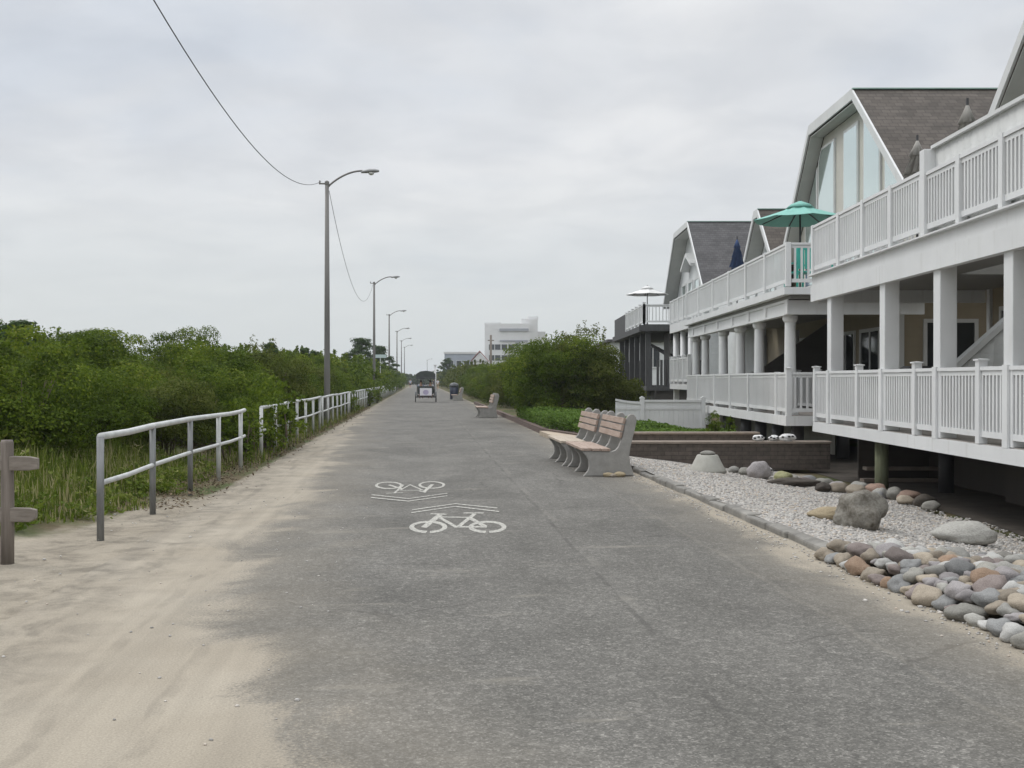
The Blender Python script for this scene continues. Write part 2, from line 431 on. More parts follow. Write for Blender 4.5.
# ------------------------------------------------------------------ mesh building
class MB:
    def __init__(self):
        self.v = []; self.f = []; self.mi = []; self.cur = 0
    def add(self, vs, fs):
        b = len(self.v)
        self.v.extend([tuple(p) for p in vs])
        for f in fs:
            self.f.append([b + i for i in f]); self.mi.append(self.cur)
        return self
    def box(self, x0, x1, y0, y1, z0, z1):
        if x0 > x1: x0, x1 = x1, x0
        if y0 > y1: y0, y1 = y1, y0
        if z0 > z1: z0, z1 = z1, z0
        return self.add([(x0, y0, z0), (x1, y0, z0), (x1, y1, z0), (x0, y1, z0), (x0, y0, z1), (x1, y0, z1), (x1, y1, z1), (x0, y1, z1)],
                        [(0, 3, 2, 1), (4, 5, 6, 7), (0, 1, 5, 4), (1, 2, 6, 5), (2, 3, 7, 6), (3, 0, 4, 7)])
    def bar(self, a, b, w, h, up=(0, 0, 1)):
        """rectangular bar from a to b"""
        a = Vector(a); b = Vector(b); d = (b - a).normalized()
        up = Vector(up)
        if abs(d.dot(up)) > .98: up = Vector((1, 0, 0))
        s = d.cross(up).normalized() * w / 2
        u = s.cross(d).normalized() * h / 2
        vs = [p + i * s + j * u for p in (a, b) for i, j in ((-1, -1), (1, -1), (1, 1), (-1, 1))]
        return self.add(vs, [(0, 1, 2, 3), (7, 6, 5, 4), (0, 4, 5, 1), (1, 5, 6, 2), (2, 6, 7, 3), (3, 7, 4, 0)])
    def tube(self, pts, r, n=10, cap=True):
        pts = [Vector(p) for p in pts]
        rs = r if hasattr(r, '__len__') else [r] * len(pts)
        rings = []; prev = None
        for i, p in enumerate(pts):
            d = (pts[min(i + 1, len(pts) - 1)] - pts[max(i - 1, 0)]).normalized()
            if prev is None:
                up = Vector((0, 0, 1)) if abs(d.z) < .9 else Vector((1, 0, 0))
                s = d.cross(up).normalized()
            else:
                s = (prev - d * prev.dot(d)).normalized()
            prev = s
            u = d.cross(s)
            rings.append([p + (s * math.cos(2 * math.pi * k / n) + u * math.sin(2 * math.pi * k / n)) * rs[i] for k in range(n)])
        vs = [q for ring in rings for q in ring]
        fs = []
        for i in range(len(pts) - 1):
            for k in range(n):
                fs.append((i * n + k, i * n + (k + 1) % n, (i + 1) * n + (k + 1) % n, (i + 1) * n + k))
        if cap:
            fs.append(tuple(range(n - 1, -1, -1))); fs.append(tuple((len(pts) - 1) * n + k for k in range(n)))
        return self.add(vs, fs)
    def lathe(self, prof, c=(0, 0, 0), n=20, cap=True):
        cx, cy, cz = c
        vs = [(cx + r * math.cos(2 * math.pi * k / n), cy + r * math.sin(2 * math.pi * k / n), cz + z) for r, z in prof for k in range(n)]
        fs = []
        for i in range(len(prof) - 1):
            for k in range(n):
                fs.append((i * n + k, i * n + (k + 1) % n, (i + 1) * n + (k + 1) % n, (i + 1) * n + k))
        if cap:
            fs.append(tuple(range(n - 1, -1, -1))); fs.append(tuple((len(prof) - 1) * n + k for k in range(n)))
        return self.add(vs, fs)
    def prism(self, poly, axis, a, b):
        """extrude a 2-D polygon along an axis: axis x: poly (y,z); y: (x,z); z: (x,y)"""
        def P(q, w):
            return {'x': (w, q[0], q[1]), 'y': (q[0], w, q[1]), 'z': (q[0], q[1], w)}[axis]
        n = len(poly)
        vs = [P(q, a) for q in poly] + [P(q, b) for q in poly]
        fs = [tuple(range(n - 1, -1, -1)), tuple(range(n, 2 * n))] + [(i, (i + 1) % n, n + (i + 1) % n, n + i) for i in range(n)]
        return self.add(vs, fs)
    def build(self, name, mat, parent=None, off=(0, 0, 0), smooth=False, bevel=0):
        me = bpy.data.meshes.new(name)
        ox, oy, oz = off
        me.from_pydata([(x - ox, y - oy, z - oz) for x, y, z in self.v], [], self.f)
        for m in (mat if isinstance(mat, (list, tuple)) else [mat]):
            me.materials.append(m)
        if any(self.mi):
            me.polygons.foreach_set('material_index', self.mi)
        bm = bmesh.new(); bm.from_mesh(me)
        bmesh.ops.recalc_face_normals(bm, faces=bm.faces)
        bm.to_mesh(me); bm.free()
        if smooth:
            me.polygons.foreach_set('use_smooth', [True] * len(me.polygons))
        o = bpy.data.objects.new(name, me)
        col.objects.link(o)
        if parent is not None:
            o.parent = parent
        if bevel:
            md = o.modifiers.new('bevel', 'BEVEL'); md.width = bevel; md.segments = 2; md.limit_method = 'ANGLE'
        return o

def tag(o, label=None, cat=None, group=None, kind=None):
    if label: o['label'] = label
    if cat: o['category'] = cat
    if group: o['group'] = group
    if kind: o['kind'] = kind
    return o

def thing(name, loc, label, cat, group=None, rz=0):
    o = bpy.data.objects.new(name, None)
    o.empty_display_size = .3
    col.objects.link(o)
    o.location = loc; o.rotation_euler = (0, 0, rz)
    return tag(o, label, cat, group)

def copy_tree(o, parent=None):
    c = o.copy(); col.objects.link(c)
    if parent is not None: c.parent = parent
    for ch in list(o.children):
        copy_tree(ch, c)
    return c

def smooth_by(o):
    o.data.polygons.foreach_set('use_smooth', [True] * len(o.data.polygons))

ORD = ['first', 'second', 'third', 'fourth', 'fifth', 'sixth', 'seventh', 'eighth', 'ninth', 'tenth', 'eleventh', 'twelfth', 'thirteenth',
       'fourteenth', 'fifteenth', 'sixteenth', 'seventeenth', 'eighteenth', 'nineteenth', 'twentieth', 'twenty-first', 'twenty-second',
       'twenty-third', 'twenty-fourth', 'twenty-fifth', 'twenty-sixth', 'twenty-seventh', 'twenty-eighth', 'twenty-ninth', 'thirtieth']

def smoothstep(x, a, b):
    t = max(0.0, min(1.0, (x - a) / (b - a)))
    return t * t * (3 - 2 * t)

# ------------------------------------------------------------------ terrain
def gravel_z(x, y):
    t, s = TS(x, y)
    return .07 - .125 * min(max(t - 3.75, 0), 3.2) + .02 * noise.noise(Vector((x * 1.1, y * 1.1, 3)))

def ground_z(x, y):
    t, s = TS(x, y)
    if t < -2.4:
        k = smoothstep(s, 8.5, 13)
        z = -.012 + .42 * k * smoothstep(-t, 3.5, 6.5) + .55 * smoothstep(-t, 6.5, 16) * (.3 + .7 * k)
        z += .05 * noise.noise(Vector((x * .9, y * .9, 0))) * smoothstep(-t, 3.0, 4.2)
        z += .022 * noise.noise(Vector((x * 3.1, y * 3.1, 7))) * smoothstep(-t, 3.0, 3.8)
        return z
    if t < 3.55:
        return -.03
    g = gravel_z(x, y) - .05 if t > 3.75 else -.012
    if y < 23.2:
        return g
    k = smoothstep(y, 23.2, 24.6)
    return (1 - k) * g + k * (-.02 + .12 * smoothstep(t, 3.7, 4.3) - .36 * smoothstep(x, 5.9, 6.6) * smoothstep(-y, -46, -40))

def path_sd(t, s):
    """metres of sand drift over the asphalt (positive = sand)"""
    pts = [(-8, .9), (2, .1), (4.4, -.35), (5.6, -.75), (7.8, -1.45), (9.6, -1.6), (12.3, -1.5), (19, -1.75), (35, -2.3), (80, -2.75), (900, -2.9)]
    for (s0, b0), (s1, b1) in zip(pts, pts[1:]):
        if s <= s1:
            b = b0 + (b1 - b0) * (s - s0) / (s1 - s0); break
    left = (b - t)
    re = 3.28 if s < 10 else 3.40
    right = (t - re) * 1.6 - .1 if s < 30 else (t - 3.5) * 1.4 - .2
    return max(left, right)

def sheet(name, ts, ss, zf, mat, attr=None, af=None, kind='structure', world=False):
    me = bpy.data.meshes.new(name)
    nt, ns = len(ts), len(ss)
    vs = []; av = []
    for s in ss:
        for t in ts:
            w = W(t, s)
            vs.append((t, s, zf(w.x, w.y)))
            if af: av.append(af(t, s))
    fs = [(j * nt + i, j * nt + i + 1, (j + 1) * nt + i + 1, (j + 1) * nt + i) for j in range(ns - 1) for i in range(nt - 1)]
    me.from_pydata(vs, [], fs)
    me.materials.append(mat)
    me.polygons.foreach_set('use_smooth', [True] * len(me.polygons))
    if af:
        a = me.attributes.new(attr, 'FLOAT', 'POINT'); a.data.foreach_set('value', av)
    o = bpy.data.objects.new(name, me); col.objects.link(o)
    o.rotation_euler = (0, 0, PATH_ROT)
    o['kind'] = kind
    return o

def steps(a, b, d):
    n = max(1, round((b - a) / d)); return [a + (b - a) * i / n for i in range(n + 1)]

def veg_shade_amount(t, s):
    if t < -3:
        v = smoothstep(s, 9.6, 13.0) * smoothstep(-t, 3.1, 4.1)
        v = max(v, 1.05 * smoothstep(s, 13.0, 17) * smoothstep(-t, 2.72, 3.0))
        v = max(v, smoothstep(-t, 5.2, 6.8) * smoothstep(s, 8.5, 11))
        v = max(v, smoothstep(s, 26, 32) * smoothstep(-t, 3.0, 3.4))
        if s > 90: v = 1
        return v
    if t > 3.6:
        w = W(t, s)
        if w.y < 23: return 1.4 * smoothstep(w.x, 5.9, 6.5)  # ground under the near deck darkened, its shade painted in
        return .5 if w.y < 30 and w.x < 5.8 else 1.3
    return 0

gt = [-3000, -1200, -500, -200, -90, -45] + steps(-28, -2.4, .32) + steps(-1.5, 3.5, 2.5) + steps(3.6, 9, .3) + [12, 16, 30, 60, 120, 300, 900, 3000]
gs = [-60, -20] + steps(-8, 40, .32) + steps(41, 110, 1.6) + [130, 170, 240, 400, 700, 1300, 3000]
tag(sheet('ground', gt, gs, ground_z, M['ground'], 'veg_shade', veg_shade_amount), 'sandy ground with scrub stretching away on both sides of the promenade', 'ground')

tag(sheet('promenade_path', steps(-2.75, 3.74, .22), steps(-8, 45, .3) + steps(46, 120, 2) + [140, 170, 220, 300, 450, 700, 900],
          lambda x, y: 0.0, M['path'], 'sd', path_sd),
    'worn grey asphalt promenade with pale sand drifted over its shore side', 'path')

# gravel bed between kerb and the near houses
tag(sheet('gravel_bed', steps(3.78, 7.6, .2), steps(2, 22.75, .25), lambda x, y: gravel_z(x, y) - .3 * smoothstep(x, 6.15, 6.6), M['gravel']),
    'pale grey gravel bed sloping from the kerb to the near deck', 'gravel bed')

def np_mesh(name, V, F, mat, var=None, parent=None, smooth=False, mats=None):
    """fast mesh from numpy arrays; F is (n,k)"""
    me = bpy.data.meshes.new(name)
    k = F.shape[1]
    me.vertices.add(len(V)); me.vertices.foreach_set('co', V.astype(np.float32).ravel())
    me.loops.add(F.size); me.loops.foreach_set('vertex_index', F.astype(np.int32).ravel())
    me.polygons.add(len(F))
    me.polygons.foreach_set('loop_start', np.arange(0, F.size, k, dtype=np.int32))
    if var is not None:
        a = me.attributes.new('leafvar', 'FLOAT', 'FACE'); a.data.foreach_set('value', var.astype(np.float32))
    me.materials.append(mat)
    me.update(calc_edges=True); me.validate()
    if smooth:
        me.polygons.foreach_set('use_smooth', [True] * len(me.polygons))
    o = bpy.data.objects.new(name, me); col.objects.link(o)
    if parent is not None: o.parent = parent
    return o

# loose pebbles on the gravel
_t = (1 + 5 ** .5) / 2
ICO_V = np.array([(-1, _t, 0), (1, _t, 0), (-1, -_t, 0), (1, -_t, 0), (0, -1, _t), (0, 1, _t), (0, -1, -_t), (0, 1, -_t), (_t, 0, -1), (_t, 0, 1), (-_t, 0, -1), (-_t, 0, 1)]) / 1.9
ICO_F = np.array([(0, 11, 5), (0, 5, 1), (0, 1, 7), (0, 7, 10), (0, 10, 11), (1, 5, 9), (5, 11, 4), (11, 10, 2), (10, 7, 6), (7, 1, 8), (3, 9, 4), (3, 4, 2), (3, 2, 6), (3, 6, 8), (3, 8, 9), (4, 9, 5), (2, 4, 11), (6, 2, 10), (8, 6, 7), (9, 8, 1)])
def pebbles(pts, sizes):
    n = len(pts)
    sc = np.stack([sizes * npr.uniform(.8, 1.4, n), sizes * npr.uniform(.8, 1.3, n), sizes * npr.uniform(.5, .9, n)], 1)
    V = ICO_V[None] * sc[:, None, :] * npr.uniform(.85, 1.15, (n, 12, 1))
    a = npr.uniform(0, 6.28, n); c, s = np.cos(a)[:, None], np.sin(a)[:, None]
    x = V[:, :, 0] * c - V[:, :, 1] * s; y = V[:, :, 0] * s + V[:, :, 1] * c
    V = np.stack([x, y, V[:, :, 2]], 2) + np.array(pts)[:, None, :]
    F = ICO_F[None] + (np.arange(n) * 12)[:, None, None]
    return V.reshape(-1, 3), F.reshape(-1, 3), np.repeat(npr.uniform(0, 1, n), 20)
pp = []
while len(pp) < 15000:
    t = rnd.uniform(3.80, 7.6); s = 5 + 17.2 * rnd.random() ** 1.1
    w = W(t, s)
    if w.y > 22.7 or w.x > 6.35 + .25 * noise.noise(Vector((w.y, 0, 0))): continue
    pp.append((w.x, w.y, gravel_z(w.x, w.y) + .002))
V, F, var = pebbles(pp, npr.uniform(.010, .022, len(pp)))
tag(np_mesh('gravel', V, F, M['pebble'], var), 'loose pale pebbles covering the gravel bed', 'gravel', kind='stuff')

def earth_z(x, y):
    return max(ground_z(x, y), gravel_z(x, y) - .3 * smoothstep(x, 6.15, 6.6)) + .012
me = bpy.data.meshes.new('shade_painted_earth'); ex = steps(6.45, 9.5, .2); ey = steps(4, 38, .25)
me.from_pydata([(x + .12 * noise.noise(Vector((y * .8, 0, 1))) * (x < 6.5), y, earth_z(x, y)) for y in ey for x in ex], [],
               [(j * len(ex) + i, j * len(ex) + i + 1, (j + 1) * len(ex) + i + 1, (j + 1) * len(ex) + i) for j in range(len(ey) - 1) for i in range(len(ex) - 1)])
me.materials.append(plain('earth_dark_as_shade', (.06, .05, .04), .95, .3, 3, .5))  # deck shade painted in as a very dark earth colour
o = bpy.data.objects.new('shade_painted_earth', me); col.objects.link(o)
tag(o, 'earth beneath the raised houses, deck shade painted into its colour', 'earth', kind='structure')

# kerb of rough stones along the gravel
kb = MB(); s = 18.6
while s > 9.3:
    L = rnd.uniform(.35, .95)
    z1 = rnd.uniform(.055, .082); j = rnd.uniform(-.012, .012)
    pts = []
    for (tt, s_) in ((3.69 + j, s), (3.83 + j, s), (3.83 + j, s - L + .004), (3.69 + j, s - L + .004)):
        pts.append(W(tt + rnd.uniform(-.015, .015), s_))
    top = [(p.x + rnd.uniform(-.01, .01), p.y + rnd.uniform(-.01, .01), z1 + rnd.uniform(-.015, .015)) for p in pts]
    kb.add([(p.x, p.y, -.05) for p in pts] + top, [(0, 1, 2, 3), (4, 5, 6, 7), (0, 4, 5, 1), (1, 5, 6, 2), (2, 6, 7, 3), (3, 7, 4, 0)])
    s -= L
tag(kb.build('kerb', M['kerbstone'], bevel=.022), 'rough grey stone kerb between asphalt and gravel', 'kerb', kind='structure')
# brick edging of the planted bed farther on
pe = MB()
a0 = [W(3.58, 31.6), W(3.74, 31.6), W(3.74, 72), W(3.58, 72)]
pe.add([(p.x, p.y, -.05) for p in a0] + [(p.x, p.y, .17) for p in a0], [(0, 1, 2, 3), (4, 5, 6, 7), (0, 4, 5, 1), (1, 5, 6, 2), (2, 6, 7, 3), (3, 7, 4, 0)])
a0 = [W(3.74, 31.6), W(3.74, 31.44), W(3.58, 31.44), W(3.58, 31.6)]
b0 = Vector((2.5, 26.4)); a1 = W(3.66, 31.5)
pe.bar((a1.x, a1.y, .06), (2.4, 26.6, .06), .16, .22)
tag(pe.build('kerb', M['edging']), 'dark brick edging along the green planted bed', 'kerb', kind='structure')

# ------------------------------------------------------------------ painted marks
def gp(px, py):
    """ground point measured in the photograph (camera height 1.6 m, focal 1080 px)"""
    Y = 1728.0 / (py - 380.0)
    return Vector(((px - 512) * Y / 1080, Y))
def zp(zx, zy):
    return gp(340 + zx * .1953, 460 + zy * .1953)
ST = 3.2
def ribbon(mb, pts, w, z=.004, closed=False):
    n = len(pts); L = []; Rr = []
    for i, p in enumerate(pts):
        a = pts[(i - 1) % n] if (closed or i > 0) else p
        b = pts[(i + 1) % n] if (closed or i < n - 1) else p
        d = b - a; d = Vector((d.x, d.y / ST)).normalized(); nn = Vector((-d.y, d.x * ST)) * w / 2   # stencils are stretched along the lane
        L.append(p + nn); Rr.append(p - nn)
    vs = [(p.x, p.y, z) for p in L] + [(p.x, p.y, z) for p in Rr]
    fs = [(i, (i + 1) % n, n + (i + 1) % n, n + i) for i in range(n if closed else n - 1)]
    mb.add(vs, fs)
_zl = [.003]
def seg(mb, pts, w, closed=False):
    _zl[0] += .00012
    ribbon(mb, [zp(*p) for p in pts], w * .9, _zl[0], closed)
def ell(cx, cy, rx, ry, n=30, a0=0.0, a1=2 * math.pi):
    return [(cx + rx * math.cos(a0 + (a1 - a0) * i / n), cy + ry * math.sin(a0 + (a1 - a0) * i / n)) for i in range(n + 1)]
def bike_near():
    mb = MB()
    g = .10
    for cx in (452, 755):
        seg(mb, ell(cx, 344, 85, 26, 36, math.pi / 2 + g, math.pi * 2.5 - g), .058)
    seg(mb, [(428, 347), (512, 282)], .082)
    seg(mb, [(462, 277), (545, 279)], .034)
    seg(mb, [(512, 293), (655, 295)], .030)
    seg(mb, [(512, 297), (592, 343)], .046)
    seg(mb, [(586, 344), (752, 344)], .040)
    seg(mb, [(606, 343), (690, 277)], .056)
    seg(mb, [(632, 273), (735, 273)], .034)
    seg(mb, [(668, 300), (745, 343)], .060)
    return mb
def bike_far():
    mb = MB()
    seg(mb, ell(250, 131, 64, 16.5, 30), .046)
    seg(mb, ell(470, 129, 62, 16.5, 30), .046)
    seg(mb, [(236, 172), (322, 169)], .026)
    seg(mb, [(280, 170), (325, 128)], .036)
    seg(mb, [(250, 129), (320, 150)], .046)
    seg(mb, [(296, 157), (425, 156)], .026)
    seg(mb, [(310, 155), (360, 127)], .030)
    seg(mb, [(356, 127), (425, 157)], .030)
    seg(mb, [(428, 166), (474, 126)], .062)
    seg(mb, [(405, 160), (440, 168)], .03)
    return mb
def chev(lines):
    mb = MB()
    for l in lines: seg(mb, l, .032)
    return mb
tag(bike_near().build('bicycle_marking', M['paint']), 'white painted bicycle symbol nearest the camera, wheels toward the viewer', 'road marking', 'painted cycle symbols', 'structure')
tag(bike_far().build('bicycle_marking', M['paint']), 'white painted bicycle symbol farther off, upside down to the viewer', 'road marking', 'painted cycle symbols', 'structure')
tag(chev([[(365, 272), (590, 240), (815, 266)], [(370, 257), (590, 226), (805, 248)]]).build('arrow_marking', M['paint']),
    'white double chevron pointing away above the near bicycle symbol', 'road marking', 'painted chevrons', 'structure')
tag(chev([[(158, 194), (350, 213), (550, 185)], [(162, 180), (350, 200), (550, 172)]]).build('arrow_marking', M['paint']),
    'white double chevron pointing toward the camera below the far bicycle symbol', 'road marking', 'painted chevrons', 'structure')

# ------------------------------------------------------------------ railings along the promenade
def handrail(s0, n_posts, pitch, first_grey, label):
    p0 = W(-3.2, s0)
    root = thing('handrail', (p0.x, p0.y, 0), label, 'handrail', 'metal handrail sections beside the promenade')
    off = (p0.x, p0.y, 0)
    tops = []
    for i in range(n_posts):
        p = W(-3.2, s0 + i * pitch)
        z = 1.045 + .012 * math.sin(i * 1.7 + s0)
        g = min(ground_z(p.x, p.y), .02)
        tops.append(Vector((p.x, p.y, z)))
        MB().tube([(p.x, p.y, g - .04), (p.x, p.y, z)], .036, 10).build('post', M['rail_grey'] if (first_grey and i < 3) else M['rail_white'], root, off, True)
    e0 = W(-3.2, s0 - .02); e1 = W(-3.2, s0 + (n_posts - 1) * pitch + .42)
    pts = []
    for i, p in enumerate(tops):
        pts.append(p)
        if i < len(tops) - 1:
            q = (p + tops[i + 1]) / 2; q.z += rnd.uniform(-.012, .006); pts.append(q)
    pts.append(Vector((e1.x, e1.y, 1.05)))
    MB().tube(pts, .036, 10).build('top_rail', M['rail_white'], root, off, True)
    MB().tube([Vector((p.x, p.y, p.z - .47)) for p in pts], .028, 8).build('middle_rail', M['rail_white'], root, off, True)
    return root
handrail(11.16, 5, 2.13, True, 'near grey handrail section of five posts beginning beside the sandy gap')
s = 22.2
for i in range(9):
    handrail(s, 7, 2.13, False, 'white handrail section with seven posts, %s in line beyond the near grey one' % ORD[i])
    s += 6 * 2.13 + .95

# ------------------------------------------------------------------ wooden post and rails, far left
p = Vector((-4.42, 9.45, 0))
root = thing('post_and_rail_fence', p, 'weathered wooden fence post with two short rail stubs at the sandy gap', 'fence')
mb = MB(); mb.tube([(0, 0, -.1), (.004, 0, .5), (.0, 0, 1.05), (0, 0, 1.075)], [.058, .057, .055, .048], 14)
mb.build('post', M['post_wood'], root, smooth=True)
for z in (.42, .87):
    mb = MB(); mb.add([(x_, y_ * .025 + x_ * .12 - .02, z + dz) for x_, dzs in ((-.9, (.07, -.055)), (.0, (.068, -.06)), (.2, (.06, -.062)), (.27 if z > .6 else .255, (.045, -.05 if z > .6 else -.03))) for dz in dzs for y_ in (-1, 1)],
           [(0, 1, 5, 4), (4, 5, 9, 8), (8, 9, 13, 12), (2, 6, 7, 3), (6, 10, 11, 7), (10, 14, 15, 11), (0, 4, 6, 2), (4, 8, 10, 6), (8, 12, 14, 10), (1, 3, 7, 5), (5, 7, 11, 9), (9, 11, 15, 13), (0, 2, 3, 1), (12, 13, 15, 14)])
    mb.build('rail', M['rail_wood'], root, bevel=.008)

# ------------------------------------------------------------------ street lamps and cables
def make_lamp(label):
    root = thing('street_lamp', (0, 0, 0), label, 'street lamp', 'street lamps along the promenade')
    MB().tube([(0, 0, -.1), (0, 0, .2), (0, 0, 4.5), (0, 0, 9.05)], [.125, .12, .10, .072], 14).build('pole', M['lamp_pole'], root, smooth=True)
    mb = MB(); mb.lathe([(.17, 0), (.17, .04), (.135, .06)], (0, 0, 0), 14); mb.build('base_plate', M['lamp_pole'], root)
    mb = MB(); mb.lathe([(.085, 8.98), (.085, 9.1), (.03, 9.14)], (0, 0, 0), 12); mb.build('pole_cap', M['lamp_pole'], root)
    pts = []
    for i in range(13):
        u = i / 12
        pts.append((1.35 * u, 0, 8.85 + .68 * math.sin(u * math.pi / 2) ** .8))
    mb = MB(); mb.tube(pts, .036, 8)
    mb.bar((-.30, 0, 9.02), (.06, 0, 9.02), .05, .05)
    mb.tube([(-.27, 0, 9.0), (-.27, 0, 9.14)], .03, 8)
    mb.build('arm', M['lamp_pole'], root, smooth=True)
    h = MB()
    prof = [(1.28, 9.47, .05, .04), (1.36, 9.49, .09, .065), (1.6, 9.52, .15, .085), (1.82, 9.53, .14, .075), (1.96, 9.53, .06, .04)]
    n = 12; vs = []
    for x, z, w, hh in prof:
        for k in range(n):
            a = 2 * math.pi * k / n
            vs.append((x, w * math.cos(a), z + hh * math.sin(a) * (1.1 if math.sin(a) > 0 else .8)))
    fs = [(i * n + k, i * n + (k + 1) % n, (i + 1) * n + (k + 1) % n, (i + 1) * n + k) for i in range(len(prof) - 1) for k in range(n)]
    fs += [tuple(range(n)), tuple((len(prof) - 1) * n + k for k in range(n))]
    h.add(vs, fs)
    head = h.build('lamp_head', M['lamp_head'], root, smooth=True)
    ln = MB(); ln.lathe([(.115, 0), (.10, -.06), (.05, -.095)], (1.66, 0, 9.47), 14); ln.build('lens', M['lens'], head, smooth=True)
    return root
LAMP_S = [41.3, 83.4, 124, 166, 206, 246]
lamp0 = None
for i, s in enumerate(LAMP_S):
    o = make_lamp('') if i == 0 else copy_tree(lamp0)
    if i == 0: lamp0 = o
    o['label'] = ['tall grey street lamp with curved arm, nearest, where the black cable hangs', 'street lamp with curved arm where the second sagging cable ends',
                  'third street lamp with curved arm from the camera', 'fourth street lamp with curved arm from the camera',
                  'fifth street lamp with curved arm from the camera', 'sixth street lamp with curved arm, farthest of the shore row'][i]
    p = W(-3.5, s); o.location = (p.x, p.y, max(ground_z(p.x, p.y), 0) * .2)
    o.rotation_euler = (0, 0, PATH_ROT)
o = copy_tree(lamp0); o['label'] = 'tiny street lamp far down the promenade above the four-wheeled cycle'
o.location = (-31.8, 405, 0); o.rotation_euler = (0, 0, PATH_ROT)

def cable(a, b, sag, label):
    pts = []
    for i in range(41):
        u = i / 40; p = a.lerp(b, u); p.z -= 4 * sag * u * (1 - u); pts.append(p)
    o = MB().tube(pts, .010, 6).build('overhead_cable', M['cable'], smooth=True)
    tag(o, label, 'cable')
A = W(-3.6, -.7, 9.15); B = W(-3.72, 41.3, 9.1); C_ = W(-3.6, 83.4, 8.9)
cable(A, B, 2.45, 'black cable sagging from the top left of the sky to the nearest street lamp')
cable(W(-3.42, 41.3, 8.75), C_, 2.5, 'black cable sagging between the nearest and second street lamps')

# ------------------------------------------------------------------ benches
def make_bench():
    """local x across the promenade (back at +x), y along it, z up; origin at the foot centre"""
    root = thing('park_bench', (0, 0, 0), '', 'bench')
    K = .00193
    outline = [(375, 675), (412, 630), (424, 590), (420, 540), (400, 500), (378, 474), (372, 455), (600, 462), (632, 450), (656, 420), (684, 340), (712, 200), (728, 160),
               (752, 138), (778, 142), (797, 170), (800, 205), (780, 300), (752, 420), (742, 500), (748, 560), (768, 625), (776, 672)]
    KX = K * 1.1
    poly = [((x - 575) * KX, (675 - y) * K) for x, y in outline]
    L = 2.05
    for yy in (-L / 2 + .06, 0, L / 2 - .06):
        mb = MB(); mb.prism(poly, 'y', yy - .045, yy + .045)
        mb.build('support', M['concrete'], root, bevel=.016)
    # seat: three wide slats
    for k in range(3):
        x0 = (366 - 575) * KX + k * .163
        mb = MB(); z = (675 - 455) * K - k * .004
        mb.box(x0, x0 + .150, -L / 2, L / 2, z, z + .045)
        mb.build('seat_slat', M['slat'], root, bevel=.006)
    # back: three slats lying against the upright curve
    a = Vector(((676 - 575) * KX, 0, (675 - 352) * K)); b = Vector(((716 - 575) * KX, 0, (675 - 168) * K))
    d = (b - a); n = Vector((-d.z, 0, d.x)).normalized()
    for k in range(3):
        c0 = a + d * (k / 3 + .02); c1 = a + d * ((k + 1) / 3 - .045)
        mb = MB()
        q = [c0, c1, c1 + n * .045, c0 + n * .045]
        mb.prism([(v.x, v.z) for v in q], 'y', -L / 2, L / 2)
        mb.build('back_slat', M['slat'], root, bevel=.006)
    return root
def put_bench(root, t, s, label, group):
    p = W(t, s); root.location = (p.x, p.y, .0); root.rotation_euler = (0, 0, PATH_ROT)
    tag(root, label, None, group)
bench = make_bench()
G_B = 'concrete benches with wooden slats'
put_bench(bench, 3.12, 18.75, 'near bench of the pair with pinkish slats and concrete scroll supports by the kerb', G_B)
b2 = copy_tree(bench)
for ch in b2.children:
    if ch.name.startswith('seat_slat'):
        ch.data = ch.data.copy(); ch.data.materials[0] = M['slat_tan']; ch['label'] = 'worn tan seat slat'
put_bench(b2, 3.05, 20.93, 'farther bench of the pair, worn tan seat, right behind the near bench', G_B)
b3 = copy_tree(bench); put_bench(b3, 2.85, 46.4, 'small-looking bench alone beside the hedge, seen end on', G_B)
b4 = copy_tree(bench); put_bench(b4, 2.9, 84.6, 'distant pale bench standing beside the dark litter bin', G_B)

# sandy pad behind the pair of benches and low block walls
pad = MB()
poly = [(1.62, 23.25), (6.4, 23.25), (6.4, 25.1), (2.62, 25.1), (2.35, 26.4), (1.05, 31.2), (.80, 31.4), (1.1, 28.5)]
pad.prism(poly, 'z', -.05, .125)
tag(pad.build('sand_pad', plain('trodden_sand', (.36, .30, .23), .95, .15, 3, .3)), 'tan sandy pad between the benches and the green bed', 'sand pad', kind='structure')
def block_wall(x0, x1, y0, y1, z1, label):
    r = thing('retaining_wall', ((x0 + x1) / 2, y0, 0), label, 'wall', 'low brown block walls behind the gravel')
    off = r.location
    MB().box(x0, x1, y0, y1, -.3, z1 - .05).build('wall_face', M['brown_brick'], r, off)
    MB().box(x0 - .02, x1 + .02, y0 - .03, y1 + .03, z1 - .05, z1).build('coping', M['cap_stone'], r, off, bevel=.008)
block_wall(2.42, 6.75, 22.9, 23.2, .30, 'low brown block wall behind the gravel with white stones on its coping')
block_wall(2.62, 5.75, 25.15, 25.45, .385, 'lower-looking second brown block wall just behind the first, before the green bed')

